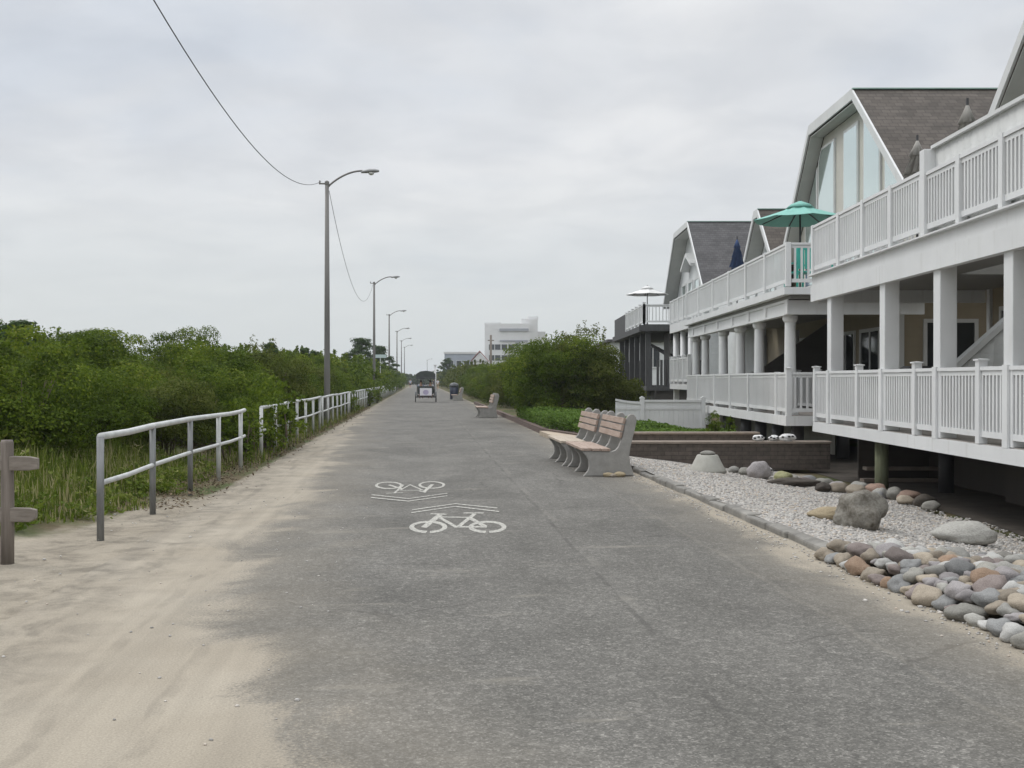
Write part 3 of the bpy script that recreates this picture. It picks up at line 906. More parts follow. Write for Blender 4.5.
# ------------------------------------------------------------------ white vinyl fence
r = thing('vinyl_fence', (3.1, 33.6, 0), 'white vinyl privacy fence crossing behind the green bed to the decks', 'fence')
off = r.location
xs = [3.15, 4.05, 5.95]
for x in xs[1:]:
    mb = MB(); mb.box(x - .065, x + .065, 33.53, 33.67, 0, 1.02); mb.build('post', M['white'], r, off, bevel=.006)
    mb = MB(); mb.prism([(x - .08, 1.02), (x + .08, 1.02), (x + .08, 1.05), (x, 1.10), (x - .08, 1.05)], 'y', 33.52, 33.68); mb.build('post_cap', M['white'], r, off)
for a, b in zip(xs, xs[1:]):
    pts = [(a + .07, .98 + .08)] if a < 3.5 else []
    mb = MB()
    n = 8
    for i in range(n):
        u0, u1 = i / n, (i + 1) / n
        f = lambda u: (.985 - .0 * u if a > 3.5 else 1.02 - .09 * math.sin(u * math.pi / 2))
        xa, xb = a + .07 + (b - a - .14) * u0, a + .07 + (b - a - .14) * u1
        mb.prism([(xa, f(u0) - .07), (xb, f(u1) - .07), (xb, f(u1)), (xa, f(u0))], 'y', 33.56, 33.64)
    mb.build('rail', M['white'], r, off)
    MB().box(a + .07, b - .07, 33.57, 33.63, .68, .76).build('rail', M['white'], r, off)
    MB().box(a + .07, b - .07, 33.57, 33.63, .06, .16).build('rail', M['white'], r, off)
    mb = MB(); x = a + .07
    while x < b - .08:
        mb.box(x, min(x + .148, b - .07), 33.585, 33.615, .16, .68); x += .152
    x = a + .11
    mb.box(a + .07, b - .07, 33.59, 33.61, .76, .925)
    mb.build('panel', M['white'], r, off)

# ------------------------------------------------------------------ houses
def railing(parent, off, p0, p1, zdeck, ztop, posts, mat=None, capped=True, bal=.105, skirt=True, post_w=.115, gap=.09):
    """balustrade between two points (axis-aligned), posts given as distances along it"""
    mat = mat or M['white']
    p0 = Vector((p0[0], p0[1], 0)); p1 = Vector((p1[0], p1[1], 0))
    L = (p1 - p0).length; d = (p1 - p0) / L
    P = lambda u, z: (p0.x + d.x * u, p0.y + d.y * u, z)
    mb = MB()
    mb.bar(P(0, ztop - .025), P(L, ztop - .025), .09, .05)
    mb.bar(P(0, ztop - .085), P(L, ztop - .085), .045, .06)
    mb.bar(P(0, zdeck + gap + .04), P(L, zdeck + gap + .04), .05, .08)
    rail = mb.build('railing', mat, parent, off)
    bb = MB(); u = bal / 2
    while u < L:
        if all(abs(u - q) > post_w * .55 for q in posts):
            bb.bar(P(u, zdeck + gap + .08), P(u, ztop - .115), .046, .042, (d.x, d.y, 0))
        u += bal
    if bb.v: bb.build('balusters', mat, rail, off)
    cap_all = capped
    for q in posts:
        capped = cap_all is True or (cap_all == 'first' and q == posts[0])
        pb = MB()
        x, y, _ = P(q, 0); h = post_w / 2
        pb.box(x - h, x + h, y - h, y + h, zdeck + .002, ztop + (.08 if capped else .012))
        if capped:
            pb.box(x - h - .02, x + h + .02, y - h - .02, y + h + .02, ztop + .08, ztop + .10)
            b = len(pb.v); k = h + .012
            pb.add([(x - k, y - k, ztop + .10), (x + k, y - k, ztop + .10), (x + k, y + k, ztop + .10), (x - k, y + k, ztop + .10), (x, y, ztop + .112)],
                   [(0, 1, 4), (1, 2, 4), (2, 3, 4), (3, 0, 4)])
        pb.build('post', mat, rail, off)
    return rail

def window(parent, off, plane, c, lo, hi, z0, z1, mullions=1, glass='glass_dark', outward=-1, name='window'):
    """framed window; plane 'x' (facing -X at x=c, lo/hi along Y) or 'y' (facing -Y at y=c, lo/hi along X)"""
    fr = MB(); w = .09; dpt = .05 * outward
    def bx(mb, a, b, za, zb, d0, d1):
        if plane == 'x': mb.box(c + d0, c + d1, a, b, za, zb)
        else: mb.box(a, b, c + d0, c + d1, za, zb)
    bx(fr, lo - w, lo, z0 - w, z1 + w, 0, dpt); bx(fr, hi, hi + w, z0 - w, z1 + w, 0, dpt)
    bx(fr, lo, hi, z1, z1 + w, 0, dpt); bx(fr, lo, hi, z0 - w, z0, 0, dpt * 1.4)
    for k in range(mullions):
        q = lo + (hi - lo) * (k + 1) / (mullions + 1)
        bx(fr, q - .03, q + .03, z0, z1, 0, dpt * .8)
    o = fr.build(name, M['white_trim'], parent, off)
    g = MB(); bx(g, lo + .002, hi - .002, z0 + .002, z1 - .002, 0.003 * outward, dpt * .4)
    g.build('pane', M[glass], o, off)
    return o

def flat_gable(parent, off, prof, xf, xb, xw, zwall, mat_roof, wall, th=.22):
    """truncated gable whose ridge runs away from the promenade. prof: right foot, right top, left top, left foot in (y,z)"""
    (ya, za), (yb, zb), (yc, zc), (yd, zd) = prof
    # roof slopes, each its own mesh; top deck between
    roof = MB()
    n1 = Vector((-(zb - za), yb - ya)).normalized() * th
    n2 = Vector(((zc - zd), -(yc - yd))).normalized() * th * -1
    roof.prism([(ya, za), (yb, zb), (yb + .02, zb - th * 1.3), (ya + th * .9, za - th * .2)], 'x', xf + .05, xb)
    roof.prism([(yd, zd), (yc, zc), (yc - .02, zc - th * 1.3), (yd - th * .9, zd - th * .2)], 'x', xf + .05, xb)
    roof.prism([(yb + .004, zb - .004), (yc - .004, zc - .004), (yc - .03, zc - th), (yb + .03, zb - th)], 'x', xf + .05, xb)
    r = roof.build('roof', mat_roof, parent, off)
    # white rake boards on the front edge
    tr = MB(); w = .23
    def rake(a, b, x0, x1, dz):
        tr.prism([(a[0], a[1] + .015), (b[0], b[1] + .015), (b[0], b[1] - dz), (a[0], a[1] - dz)], 'x', x0, x1)
    rake((ya, za), (yb, zb), xf, xf + .05, w); rake((yc, zc), (yd, zd), xf, xf + .05, w)
    rake((yb, zb), (yc, zc), xf - .001, xf + .049, .26)
    tr.build('rake_board', M['white_trim'], parent, off)
    sf = MB(); k = th * 1.35
    sf.prism([(yb + .0, zb - k), (yc, zc - k), (yc, zc - k - .03), (yb, zb - k - .03)], 'x', xf + .06, xw)
    sf.prism([(yc, zc - k), (yd - .05, zd - k * .4), (yd - .1, zd - k * .4 - .03), (yc - .03, zc - k - .03)], 'x', xf + .06, xw)
    sf.prism([(yb, zb - k), (ya + .05, za - k * .4), (ya + .1, za - k * .4 - .03), (yb + .03, zb - k - .03)], 'x', xf + .06, xw)
    sf.build('soffit', M['soffit'], parent, off)
    cp = MB(); cp.box(xf + .02, xb, yb - .06, yb + .07, zb + .004, zb + .035); cp.build('ridge_cap', M['copper'], r, off)
    gw = MB()
    gw.prism([(ya + .5, zwall), (ya + .5, za + .15), (yb + .12, zb - .34), (yc - .12, zc - .34), (yd - .5, zd + .15), (yd - .5, zwall)], 'x', xw, xw + .18)
    return r, gw.build('gable_wall', wall, parent, off)

def roof_y_limit(prof, y):
    (ya, za), (yb, zb), (yc, zc), (yd, zd) = prof
    if y < yb: return za + (zb - za) * (y - ya) / (yb - ya)
    if y > yc: return zd + (zc - zd) * (yd - y) / (yd - yc)
    return zb

def gable_pane(parent, off, prof, x, y0, y1, z0, drop=.55):
    pts = [(y0, z0)]
    ys = [y0] + [q for q in (prof[1][0], prof[2][0]) if y0 < q < y1] + [y1]
    top = [(y, max(roof_y_limit(prof, y) - drop, z0 + .1)) for y in ys]
    poly = [(y0, z0), (y1, z0)] + top[::-1]
    mb = MB(); mb.prism(poly, 'x', x - .05, x - .002)
    cy = (y0 + y1) / 2; cz = sum(p[1] for p in poly) / len(poly)
    o = mb.build('window', M['white_trim'], parent, off)
    inner = [(cy + (p[0] - cy) * (1 - .14 / (y1 - y0)), cz + (p[1] - cz) * .955) for p in poly]
    g = MB(); g.prism(inner, 'x', x - .058, x - .051); g.build('pane', M['glass_sky'], o, off)

FX = 6.11
# ---- house 1: nearest, square white columns
h1 = thing('beach_house', (FX, 15, 0), 'nearest white two-deck house on timber piles with square columns and scalloped half wall', 'house')
O = h1.location
ya, yb = 7.0, 22.0
MB().box(FX + .05, 9.6, ya, yb - .05, .62, .765).build('lower_deck', M['deckwood'], h1, O)
mb = MB(); mb.box(FX - .0, FX + .05, ya, yb, .56, .755); mb.box(FX, 9.6, yb - .05, yb, .561, .756)
mb.build('lower_fascia', M['fascia'], h1, O)
mb = MB(); mb.box(FX + .1, 7.7, ya, yb - .1, 3.42, 3.70); mb.box(7.7, 9.6, 18.6, yb - .1, 3.421, 3.699); mb.box(7.7, 9.6, ya, 12.5, 3.421, 3.699)  # opening above the stair added to let light onto its wall
mb.build('upper_deck', M['ceiling'], h1, O)
mb = MB(); mb.box(FX - .03, FX + .1, ya, yb, 3.19, 3.49); mb.box(FX - .0, FX + .1, ya, yb, 3.493, 3.70); mb.box(FX - .09, FX + .0, ya, yb + .02, 3.701, 3.725)
mb.box(FX + .1, 9.6, yb - .1, yb - .002, 3.17, 3.415); mb.box(FX + .1, 9.6, yb - .1, yb, 3.416, 3.70)
mb.build('upper_fascia', M['fascia'], h1, O)
cols = [20.8, 17.8, 15.5, 13.25, 11.0, 8.8]
for y in cols:
    mb = MB(); mb.box(FX + .03, FX + .28, y, y + .25, .766, 3.42); c = mb.build('column', M['white'], h1, O, bevel=.012)
posts_y = [21.7, 20.87, 19.2, 17.87, 16.46, 15.57, 14.2, 13.32, 12.1, 11.07, 9.9, 8.87]
railing(h1, O, (FX + .06, yb - .06), (FX + .06, ya), .765, 1.775, [yb - .06 - y for y in (21.88, 19.2, 16.46, 14.2, 12.1, 9.9)])
railing(h1, O, (FX + .12, yb - .06), (9.4, yb - .06), .765, 1.775, [1.6])
# thin uprights of the columns carried through the railing
for y in (20.94, 17.94, 15.64, 13.39, 11.14, 8.94):
    MB().box(FX - .005, FX + .028, y - .07, y + .07, .757, 1.79).build('post', M['white'], h1, O)
up_posts = [21.9, 20.2, 18.8, 17.4]
railing(h1, O, (FX + .02, yb - .06), (FX + .02, 16.05), 3.725, 4.72, [yb - .06 - y for y in up_posts], capped=False)
railing(h1, O, (FX + .02, 15.9), (FX + .02, ya), 3.725, 4.66, [15.9 - y for y in (14.75, 13.45, 12.1, 10.7)], capped=False)
railing(h1, O, (FX + .08, yb - .06), (9.4, yb - .06), 3.725, 4.72, [1.65], capped=False)
mb = MB(); mb.box(FX - .05, FX + .13, 15.9, 16.08, 3.727, 5.0); mb.build('corner_post', M['white'], h1, O, bevel=.008)
mb = MB(); mb.box(FX + .12, FX + .22, ya, 15.9, 3.727, 5.0); mb.build('half_wall', M['scallop'], h1, O)
mb = MB(); mb.box(FX + .06, FX + .28, ya, 15.93, 5.001, 5.05); mb.build('half_wall_cap', M['white_trim'], h1, O)
# body of the house
MB().box(9.6, 20, ya, 21.7, .3, 5.6).build('wall', M['tan_wall'], h1, O)
mb = MB(); mb.box(9.54, 9.6, 21.58, 21.72, .77, 3.42); mb.box(9.54, 9.6, 21.58, 21.72, 3.72, 5.5); mb.build('corner_board', M['white_trim'], h1, O)
window(h1, O, 'x', 9.6, 20.3, 21.1, 1.2, 2.95)
window(h1, O, 'x', 9.6, 16.6, 18.6, .85, 2.9, name='sliding_door')
window(h1, O, 'x', 9.6, 12.0, 14.2, .85, 2.9, name='sliding_door')
# stair wall on the porch
mb = MB(); mb.prism([(7.55, .766), (9.59, .766), (9.59, 3.41), (9.4, 3.41), (7.55, 1.72)], 'y', 18.4, 18.55); mb.build('stair_wall', M['scallop'], h1, O)
mb = MB(); mb.prism([(7.5, 1.70), (9.35, 3.375), (9.27, 3.41), (7.45, 1.79)], 'y', 18.36, 18.59); mb.build('stair_wall_cap', M['white_trim'], h1, O)
profA = [(8.3, 5.35), (12.6, 8.9), (16.5, 8.9), (20.5, 5.25)]
_, gA = flat_gable(h1, O, profA, 8.5, 20, 9.2, 3.71, M['roof'], M['cream_wall'])
for a, b in ((9.6, 11.0), (11.3, 12.6), (12.9, 14.1), (14.6, 16.2), (16.5, 17.9)): gable_pane(h1, O, profA, 9.2, a, b, 4.3, .75)
# piles and skirting
for (x, y, rr) in ((6.42, 18.75, .115), (7.6, 18.9, .13), (6.5, 11.4, .13), (7.7, 15.6, .14), (7.4, 13.4, .13)):
    MB().tube([(x, y, -.55), (x, y, .60)], rr, 14).build('pile', M['pile'] if y == 18.75 else M['dark_metal'], h1, O, smooth=True)
mb = MB()
mb.box(7.95, 8.01, ya, 17.4, -.7, .6); mb.box(8.3, 8.36, 17.4, 21.9, -.7, .6); mb.box(6.9, 8.3, 21.5, 21.56, -.7, .6)
mb.build('skirting', M['under'], h1, O)
MB().box(7.55, 7.68, 14.55, 14.68, -.5, .6).build('pile', M['concrete'], h1, O)
mb = MB(); mb.box(6.9, 8.4, 21.0, 21.25, -.16, -.10); mb.box(6.75, 8.4, 20.7, 20.95, -.36, -.30); mb.build('step', M['cap_stone'], h1, O)

g = thing('covered_grill', (7.75, 20.6, .765), 'dark covered grill standing on the near porch behind the railing', 'grill')
mb = MB(); mb.prism([(-.45, .1), (.45, .1), (.5, .8), (.42, .98), (.2, 1.1), (-.2, 1.1), (-.42, .98), (-.5, .8)], 'y', -.28, .28); mb.build('cover', M['dark_metal'], g, bevel=.05)
for x in (-.4, .4):
    for y in (-.2, .2): MB().tube([(x, y, 0), (x, y, .12)], .03, 8).build('leg', M['galv'], g)
# ---- house 2: round columns, turquoise parasol
h2 = thing('beach_house', (FX, 31, 0), 'second white house with round porch columns, panelled frieze and tall gable windows', 'house')
O = h2.location
ya, yb = 24.0, 38.0
MB().box(FX + .05, 9.3, ya + .05, yb, .62, .80).build('lower_deck', M['deckwood'], h2, O)
mb = MB(); mb.box(FX - .02, FX + .05, ya, yb, .58, .80); mb.box(FX + .05, 9.3, ya + .001, ya + .05, .581, .799)
mb.build('lower_fascia', M['fascia'], h2, O)
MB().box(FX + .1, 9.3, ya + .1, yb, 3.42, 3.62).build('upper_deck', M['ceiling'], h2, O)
mb = MB(); mb.box(FX - .08, FX + .1, ya - .08, yb, 3.50, 3.66); mb.box(FX + .1, 9.3, ya - .08, ya + .1, 3.501, 3.66)
mb.box(FX + .12, FX + .28, ya + .35, yb, 3.08, 3.40); mb.box(FX + .28, 9.3, ya + .35, ya + .5, 3.081, 3.399)
for y in [24.32, 26.4, 28.3, 30.4, 32.6, 34.8, 37]:
    mb.box(FX + .085, FX + .118, y, y + .24, 3.09, 3.42)
mb.box(FX + .09, FX + .118, ya + .6, yb, 3.075, 3.13); mb.box(FX + .09, FX + .118, ya + .6, yb, 3.36, 3.42)
mb.build('upper_fascia', M['fascia'], h2, O)
for y in (24.9, 28.0, 30.3, 32.7, 35.8, 37.6):
    mb = MB(); x = FX + .3
    mb.lathe([(.19, .80), (.19, .86), (.145, .90), (.135, 1.6), (.12, 2.92), (.15, 2.95), (.17, 3.0), (.17, 3.08)], (x, y, 0), 18)
    mb.build('column', M['white'], h2, O, smooth=False)
    smooth_by(h2.children[-1]) if False else None
for y in (28.0, 32.0, 36.0):
    mb = MB(); mb.lathe([(.16, .80), (.12, .9), (.11, 3.08)], (8.4, y, 0), 14); mb.build('column', M['white'], h2, O, smooth=True)
railing(h2, O, (FX + .05, ya + .06), (FX + .05, yb - .05), .80, 1.775, [.0, 1.0, 3.95, 6.3, 8.6, 11.7], bal=.11, capped='first')
railing(h2, O, (FX + .12, ya + .06), (9.0, ya + .06), .80, 1.775, [2.8], bal=.14)
railing(h2, O, (FX + .02, ya), (FX + .02, yb - .05), 3.68, 4.65, [.0, 2.05, 4.2, 6.4, 8.8, 11.3, 13.7], bal=.12, capped=False)
railing(h2, O, (FX + .1, ya), (9.1, ya), 3.68, 4.65, [1.9], bal=.15, capped=False)
railing(h2, O, (8.0, 28.2), (8.0, 36), .80, 1.775, [0, 2, 4, 6, 7.8], bal=.14)
MB().box(9.3, 20, 26.0, 39.5, .2, 5.4).build('wall', M['tan_wall'], h2, O)
mb = MB(); mb.box(9.24, 9.3, 25.94, 26.08, .82, 3.42); mb.box(9.3, 9.42, 25.94, 25.998, .82, 3.42); mb.build('corner_board', M['white_trim'], h2, O)
window(h2, O, 'y', 26.0, 9.98, 11.12, 1.55, 2.98, 0)
window(h2, O, 'x', 9.3, 27.3, 28.7, .85, 2.85, name='sliding_door')
window(h2, O, 'x', 9.3, 29.3, 30.8, .85, 2.85, name='sliding_door')
window(h2, O, 'x', 9.3, 33.0, 35.0, .85, 2.85, name='sliding_door')
mb = MB(); mb.prism([(7.0, .805), (9.29, .805), (9.29, 3.3), (7.0, 1.72)], 'y', 31.6, 31.75); mb.build('stair_wall', M['dark_wall'], h2, O)
profB = [(23.0, 5.5), (27.1, 8.88), (31.0, 8.88), (34.3, 5.4)]
flat_gable(h2, O, profB, 8.5, 20, 8.92, 3.63, M['roof'], M['cream_wall'])
for a, b in ((24.6, 25.75), (26.05, 27.3), (27.75, 28.95), (29.75, 31.3), (31.45, 32.7)): gable_pane(h2, O, profB, 8.92, a, b, 4.35, .62)
profC = [(34.9, 5.4), (37.1, 7.45), (37.6, 7.45), (39.9, 5.4)]
flat_gable(h2, O, profC, 8.4, 20, 8.95, 3.63, M['roof'], M['pale_wall'])
window(h2, O, 'x', 8.95, 36.7, 38.0, 4.6, 6.2, 1, 'glass_sky')
for (x, y) in ((6.5, 24.6), (6.5, 26.4), (6.5, 28.2), (6.5, 30), (6.6, 33), (7.6, 24.8)):
    MB().tube([(x, y, -.2), (x, y, .62)], .15, 12).build('pile', M['dark_metal'], h2, O, smooth=True)
mb = MB(); mb.box(7.3, 7.36, 24.6, 38, -.1, .60); mb.build('skirting', M['pale_concrete'], h2, O)

# ---- house 3: narrow white decks
FX3 = 6.3
h3 = thing('beach_house', (FX3, 43, 0), 'third house, narrow white decks between the round-column house and the dark deck', 'house')
O = h3.location
ya, yb = 38.6, 43.0
MB().box(FX3 + .04, 9.3, ya, yb, 1.28, 1.45).build('lower_deck', M['deckwood'], h3, O)
mb = MB(); mb.box(FX3 - .02, FX3 + .04, ya, yb, 1.25, 1.44); mb.box(FX3 - .02, FX3 + .08, ya, yb, 3.45, 3.78); mb.build('deck_fascia', M['fascia'], h3, O)
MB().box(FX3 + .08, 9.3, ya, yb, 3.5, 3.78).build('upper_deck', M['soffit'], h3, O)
for y in (39.2, 41, 42.8):
    mb = MB(); mb.lathe([(.17, 1.45), (.12, 1.55), (.11, 3.45)], (FX3 + .2, y, 0), 14); mb.build('column', M['white'], h3, O, smooth=True)
railing(h3, O, (FX3 + .03, ya), (FX3 + .03, yb), 1.45, 2.42, [0, 1.2, 2.4, 3.4, 4.35], bal=.13)
railing(h3, O, (FX3 + .03, ya), (FX3 + .03, yb), 3.78, 4.72, [0, 1.1, 2.3, 3.4, 4.35], bal=.13, capped=False)
MB().box(8.9, 20, 39.55, 46.5, .1, 5.6).build('wall', M['pale_wall'], h3, O)
mb = MB(); mb.box(8.6, 20, 39.3, 46.8, 5.601, 5.80); mb.build('roof', M['roof_dark'], h3, O)
MB().box(7.0, 7.1, ya, yb, 0, 1.28).build('skirting', M['pale_wall'], h3, O)
for y in (39, 42.7): MB().box(FX3 + .1, FX3 + .3, y - .1, y + .1, 0, 1.28).build('pile', M['white'], h3, O)

# ---- house 4: dark grey deck, white balustrades, steep roof
FX4 = 6.2
h4 = thing('beach_house', (FX4, 56, 0), 'far house with dark grey timber deck, white upper balustrade and steep charcoal roof', 'house')
O = h4.location
ya, yb = 50.7, 65.3
mb = MB(); mb.box(FX4, 9.0, ya, yb, 3.86, 4.22); mb.box(FX4 - .25, 9.0, ya - .15, ya + .02, 3.9, 4.18); mb.box(FX4 - .12, FX4, ya, yb, 3.9, 4.18); mb.build('upper_deck', M['grey_deck'], h4, O)
MB().box(FX4 + .1, 9.0, ya, yb, 1.1, 1.30).build('lower_deck', M['grey_deck'], h4, O)
railing(h4, O, (FX4, ya), (8.6, ya), 4.22, 5.15, [0, 1.25, 2.5], bal=.16, capped=False)
railing(h4, O, (FX4, ya), (FX4, 58.6), 4.22, 5.15, [0, 1.6, 3.2, 4.8, 6.4, 7.85], bal=.13)
mb = MB(); mb.box(FX4, FX4 + .08, 58.65, yb, 4.22, 5.2); mb.build('screen_wall', M['grey_deck'], h4, O)
for y in (51, 53.2, 55.6, 58, 60.6, 63.2):
    MB().box(FX4 + .12, FX4 + .36, y, y + .24, 0, 3.86).build('post', M['grey_deck'], h4, O)
mb = MB(); mb.box(FX4 + .38, FX4 + .42, ya + .3, yb, 1.30, 2.6)
y = ya + .3
while y < yb: mb.box(FX4 + .36, FX4 + .379, y, y + .1, 1.31, 2.55); y += .2
mb.build('boarded_railing', M['grey_deck'], h4, O)
mb = MB(); x = FX4 + .6
while x < 8.9: mb.box(x, x + .12, ya + .1, ya + .13, 1.3, 2.55); x += .17
mb.build('boarded_railing', M['grey_deck'], h4, O)
mb = MB(); mb.prism([(ya + 1, 2.6), (yb - 3, 3.8), (yb - 3, 3.85), (ya + 1, 2.8)], 'x', 7.6, 7.75); mb.build('stair', M['grey_deck'], h4, O)
MB().box(9.0, 20, 50.5, 62.5, .1, 5.8).build('wall', M['pale_wall'], h4, O)
MB().box(7.4, 7.46, ya + .2, 52.6, 0, 3.86).build('porch_wall', M['dark_wall'], h4, O)
MB().box(FX4 + .5, FX4 + .56, ya, yb, -.1, 1.1).build('skirting', M['dark_wall'], h4, O)
MB().box(FX4 + .56, 9.0, ya + .15, ya + .2, -.1, 1.1).build('skirting', M['dark_wall'], h4, O)
profD = [(48.3, 5.75), (52.6, 9.3), (56.8, 9.3), (61.0, 5.75)]
flat_gable(h4, O, profD, 8.5, 20, 9.2, 4.23, M['roof_dark'], M['pale_wall'])
for a, b in ((51.0, 52.3), (53.0, 54.2), (54.9, 56.1), (57.0, 58.2)): window(h4, O, 'x', 9.2, a, b, 5.0, 6.6, 0, 'glass_sky')
mb = MB(); mb.prism([(53, 7.35), (54.6, 8.0), (56.2, 7.35), (56.2, 7.2), (54.6, 7.8), (53, 7.2)], 'x', 8.75, 9.19); mb.build('window_hood', M['white_trim'], h4, O)

# far pale house peeping between hedge and dark deck
h5 = thing('beach_house', (9.5, 84, 0), 'pale distant flat-roofed house partly hidden behind the dark deck and hedge', 'house')
O = h5.location
MB().box(7.6, 18, 82, 96, 0, 4.5).build('wall', M['pale_wall'], h5, O)
mb = MB(); mb.box(7.2, 18.4, 81.6, 96.4, 4.502, 4.68); mb.build('roof', M['roof_dark'], h5, O)
for y in (83.5, 87, 91): window(h5, O, 'x', 7.6, y, y + 1.6, 1.6, 4.2)
for x in (8.4, 10.2): window(h5, O, 'y', 82, x, x + 1.0, 2.6, 4.1)

# ------------------------------------------------------------------ parasols and deck furniture
def parasol_open(loc, r, ztip, zedge, mat, label, name='patio_umbrella'):
    root = thing(name, loc, label, 'umbrella')
    mb = MB(); n = 8
    rings = [(0.02, ztip), (.16, ztip - .03), (r * .35, ztip - (ztip - zedge) * .40), (r * .7, ztip - (ztip - zedge) * .74), (r, zedge)]
    vs = []; N = 24
    for rr, z in rings:
        for k in range(N):
            a = 2 * math.pi * k / N
            sc = 1 - .06 * abs(math.sin(a * n / 2)) if rr > .3 else 1
            vs.append((rr * sc * math.cos(a), rr * sc * math.sin(a), z - .02 * abs(math.sin(a * n / 2))))
    fs = [(i * N + k, i * N + (k + 1) % N, (i + 1) * N + (k + 1) % N, (i + 1) * N + k) for i in range(len(rings) - 1) for k in range(N)]
    fs.append(tuple(range(N)))
    mb.add(vs, fs)
    b = len(vs)
    c = mb.build('canopy', mat, root); md = c.modifiers.new('thick', 'SOLIDIFY'); md.thickness = .012
    v = MB(); v.lathe([(r * .30, ztip - .02 - (ztip - zedge) * .22), (r * .2, ztip + .03 - (ztip - zedge) * .1), (.03, ztip + .07)], (0, 0, 0), 16); v.build('vent', mat, c, smooth=True)
    MB().tube([(0, 0, 0), (0, 0, ztip + .1)], .024, 8).build('pole', M['dark_metal'], root, smooth=True)
    rb = MB()
    for k in range(n):
        a = 2 * math.pi * (k + .0) / n
        rb.bar((.03 * math.cos(a), .03 * math.sin(a), ztip - .08), (r * .93 * math.cos(a), r * .93 * math.sin(a), zedge + .0), .02, .025)
    rb.build('ribs', M['dark_metal'], root)
    mb = MB(); mb.lathe([(.26, 0), (.26, .05), (.06, .09), (.04, .3)], (0, 0, 0), 16); mb.build('base', M['dark_metal'], root)
    return root
def parasol_shut(loc, h, mat, label, r=.22):
    root = thing('patio_umbrella', loc, label, 'umbrella')
    N = 20; rings = [(.25, .85), (.85, .78), (1.0, .9), (.62, h - .95), (.86, h - .98), (.50, h - .62), (.66, h - .64), (.28, h - .3), (.40, h - .31), (.10, h - .06), (.03, h)]
    vs = []
    for i, (q, z) in enumerate(rings):
        for k in range(N):
            a = 2 * math.pi * k / N
            rr = r * q * (1 + .16 * math.sin(a * 8 + i))
            vs.append((rr * math.cos(a), rr * math.sin(a), z))
    mb = MB(); mb.add(vs, [(i * N + k, i * N + (k + 1) % N, (i + 1) * N + (k + 1) % N, (i + 1) * N + k) for i in range(len(rings) - 1) for k in range(N)] + [tuple(range(N)), tuple((len(rings) - 1) * N + k for k in range(N))])
    mb.build('canopy', mat, root, smooth=True)
    MB().tube([(0, 0, 0), (0, 0, h + .08)], .022, 8).build('pole', M['dark_metal'], root)
    mb = MB(); mb.lathe([(.24, 0), (.24, .05), (.05, .09)], (0, 0, 0), 14); mb.build('base', M['dark_metal'], root)
    return root
parasol_open((7.2, 27.0, 3.62), 1.16, 2.38, 1.98, M['turquoise'], 'open turquoise patio umbrella on the second house upper deck')
parasol_open((6.95, 55.5, 4.22), 1.1, 2.15, 1.78, M['white_canvas'], 'open white patio umbrella above the dark timber deck')
parasol_shut((7.75, 37.2, 3.62), 2.85, M['blue'], 'closed blue patio umbrella in front of the charcoal roof', .28)
parasol_shut((7.5, 20.0, 3.70), 2.35, M['grey_canvas'], 'closed grey tiered umbrella standing behind the open part of the near upper railing', .36)

parasol_shut((6.95, 16.5, 3.70), 2.12, M['grey_canvas'], 'second closed grey umbrella, mostly hidden behind the scalloped half wall', .33)
def patio_chair(loc, rz, label, mat):
    root = thing('patio_chair', loc, label, 'chair', 'turquoise chairs on the second upper deck', rz)
    for i in (-1, 1):
        for j in (-1, 1):
            MB().box(i * .24 - .02, i * .24 + .02, j * .24 - .02, j * .24 + .02, 0, .62 if j < 0 else .95).build('leg', mat, root)
    MB().box(-.25, .25, -.25, .25, .42, .45).build('seat', mat, root)
    mb = MB()
    for k in range(5): mb.box(-.24 + k * .1, -.17 + k * .1, .225, .25, .5, .98)
    mb.box(-.25, .25, .22, .255, .93, 1.0); mb.build('backrest', mat, root)
    for i in (-1, 1):
        MB().box(i * .26 - .03, i * .26 + .03, -.28, .25, .62, .65).build('armrest', mat, root)
    return root
patio_chair((6.6, 24.75, 3.622), R(200), 'turquoise slatted chair against the second house end railing', M['turquoise_paint'])
patio_chair((7.45, 25.0, 3.622), R(150), 'turquoise slatted chair deeper in beside the turquoise umbrella pole', M['turquoise_paint'])

# ------------------------------------------------------------------ rocks
def rock_mesh(seed, sub=3, rough=.28, freq=1.3, flat=1.0):
    bm = bmesh.new(); bmesh.ops.create_icosphere(bm, subdivisions=sub, radius=.5)
    for v in bm.verts:
        d = noise.noise(v.co * freq * 2 + Vector((seed * 7.3, seed * 1.7, 0))) * rough + noise.noise(v.co * freq * 6 + Vector((0, seed * 3.1, 2))) * rough * .25
        v.co *= 1 + d
        v.co.z *= flat
    me = bpy.data.meshes.new('rock'); bm.to_mesh(me); bm.free()
    me.polygons.foreach_set('use_smooth', [True] * len(me.polygons))
    return me
def rock(name, loc, dim, mat, label, cat, seed, rz=0, group=None, rough=.28, sub=4, freq=1.3, sink=.12, tilt=0):
    me = rock_mesh(seed, sub, rough, freq); me.materials.append(mat); me.name = name
    o = bpy.data.objects.new(name, me); col.objects.link(o)
    o.scale = dim; o.rotation_euler = (tilt, 0, rz)
    o.location = (loc[0], loc[1], loc[2] + dim[2] * (.5 - sink))
    return tag(o, label, cat, group)
S_GREY = stone_mat('grey_granite', (.11, .11, .10), (.24, .225, .20), 4)
S_BOUL = stone_mat('lichen_boulder', (.085, .068, .048), (.25, .24, .21), 2.6)
S_PALE = stone_mat('pale_rock', (.24, .235, .215), (.36, .35, .32), 5)
S_SANDY = stone_mat('sandy_yellow_rock', (.34, .27, .16), (.46, .38, .25), 4)
S_LAV = stone_mat('lavender_grey_rock', (.20, .185, .183), (.30, .28, .278), 5)
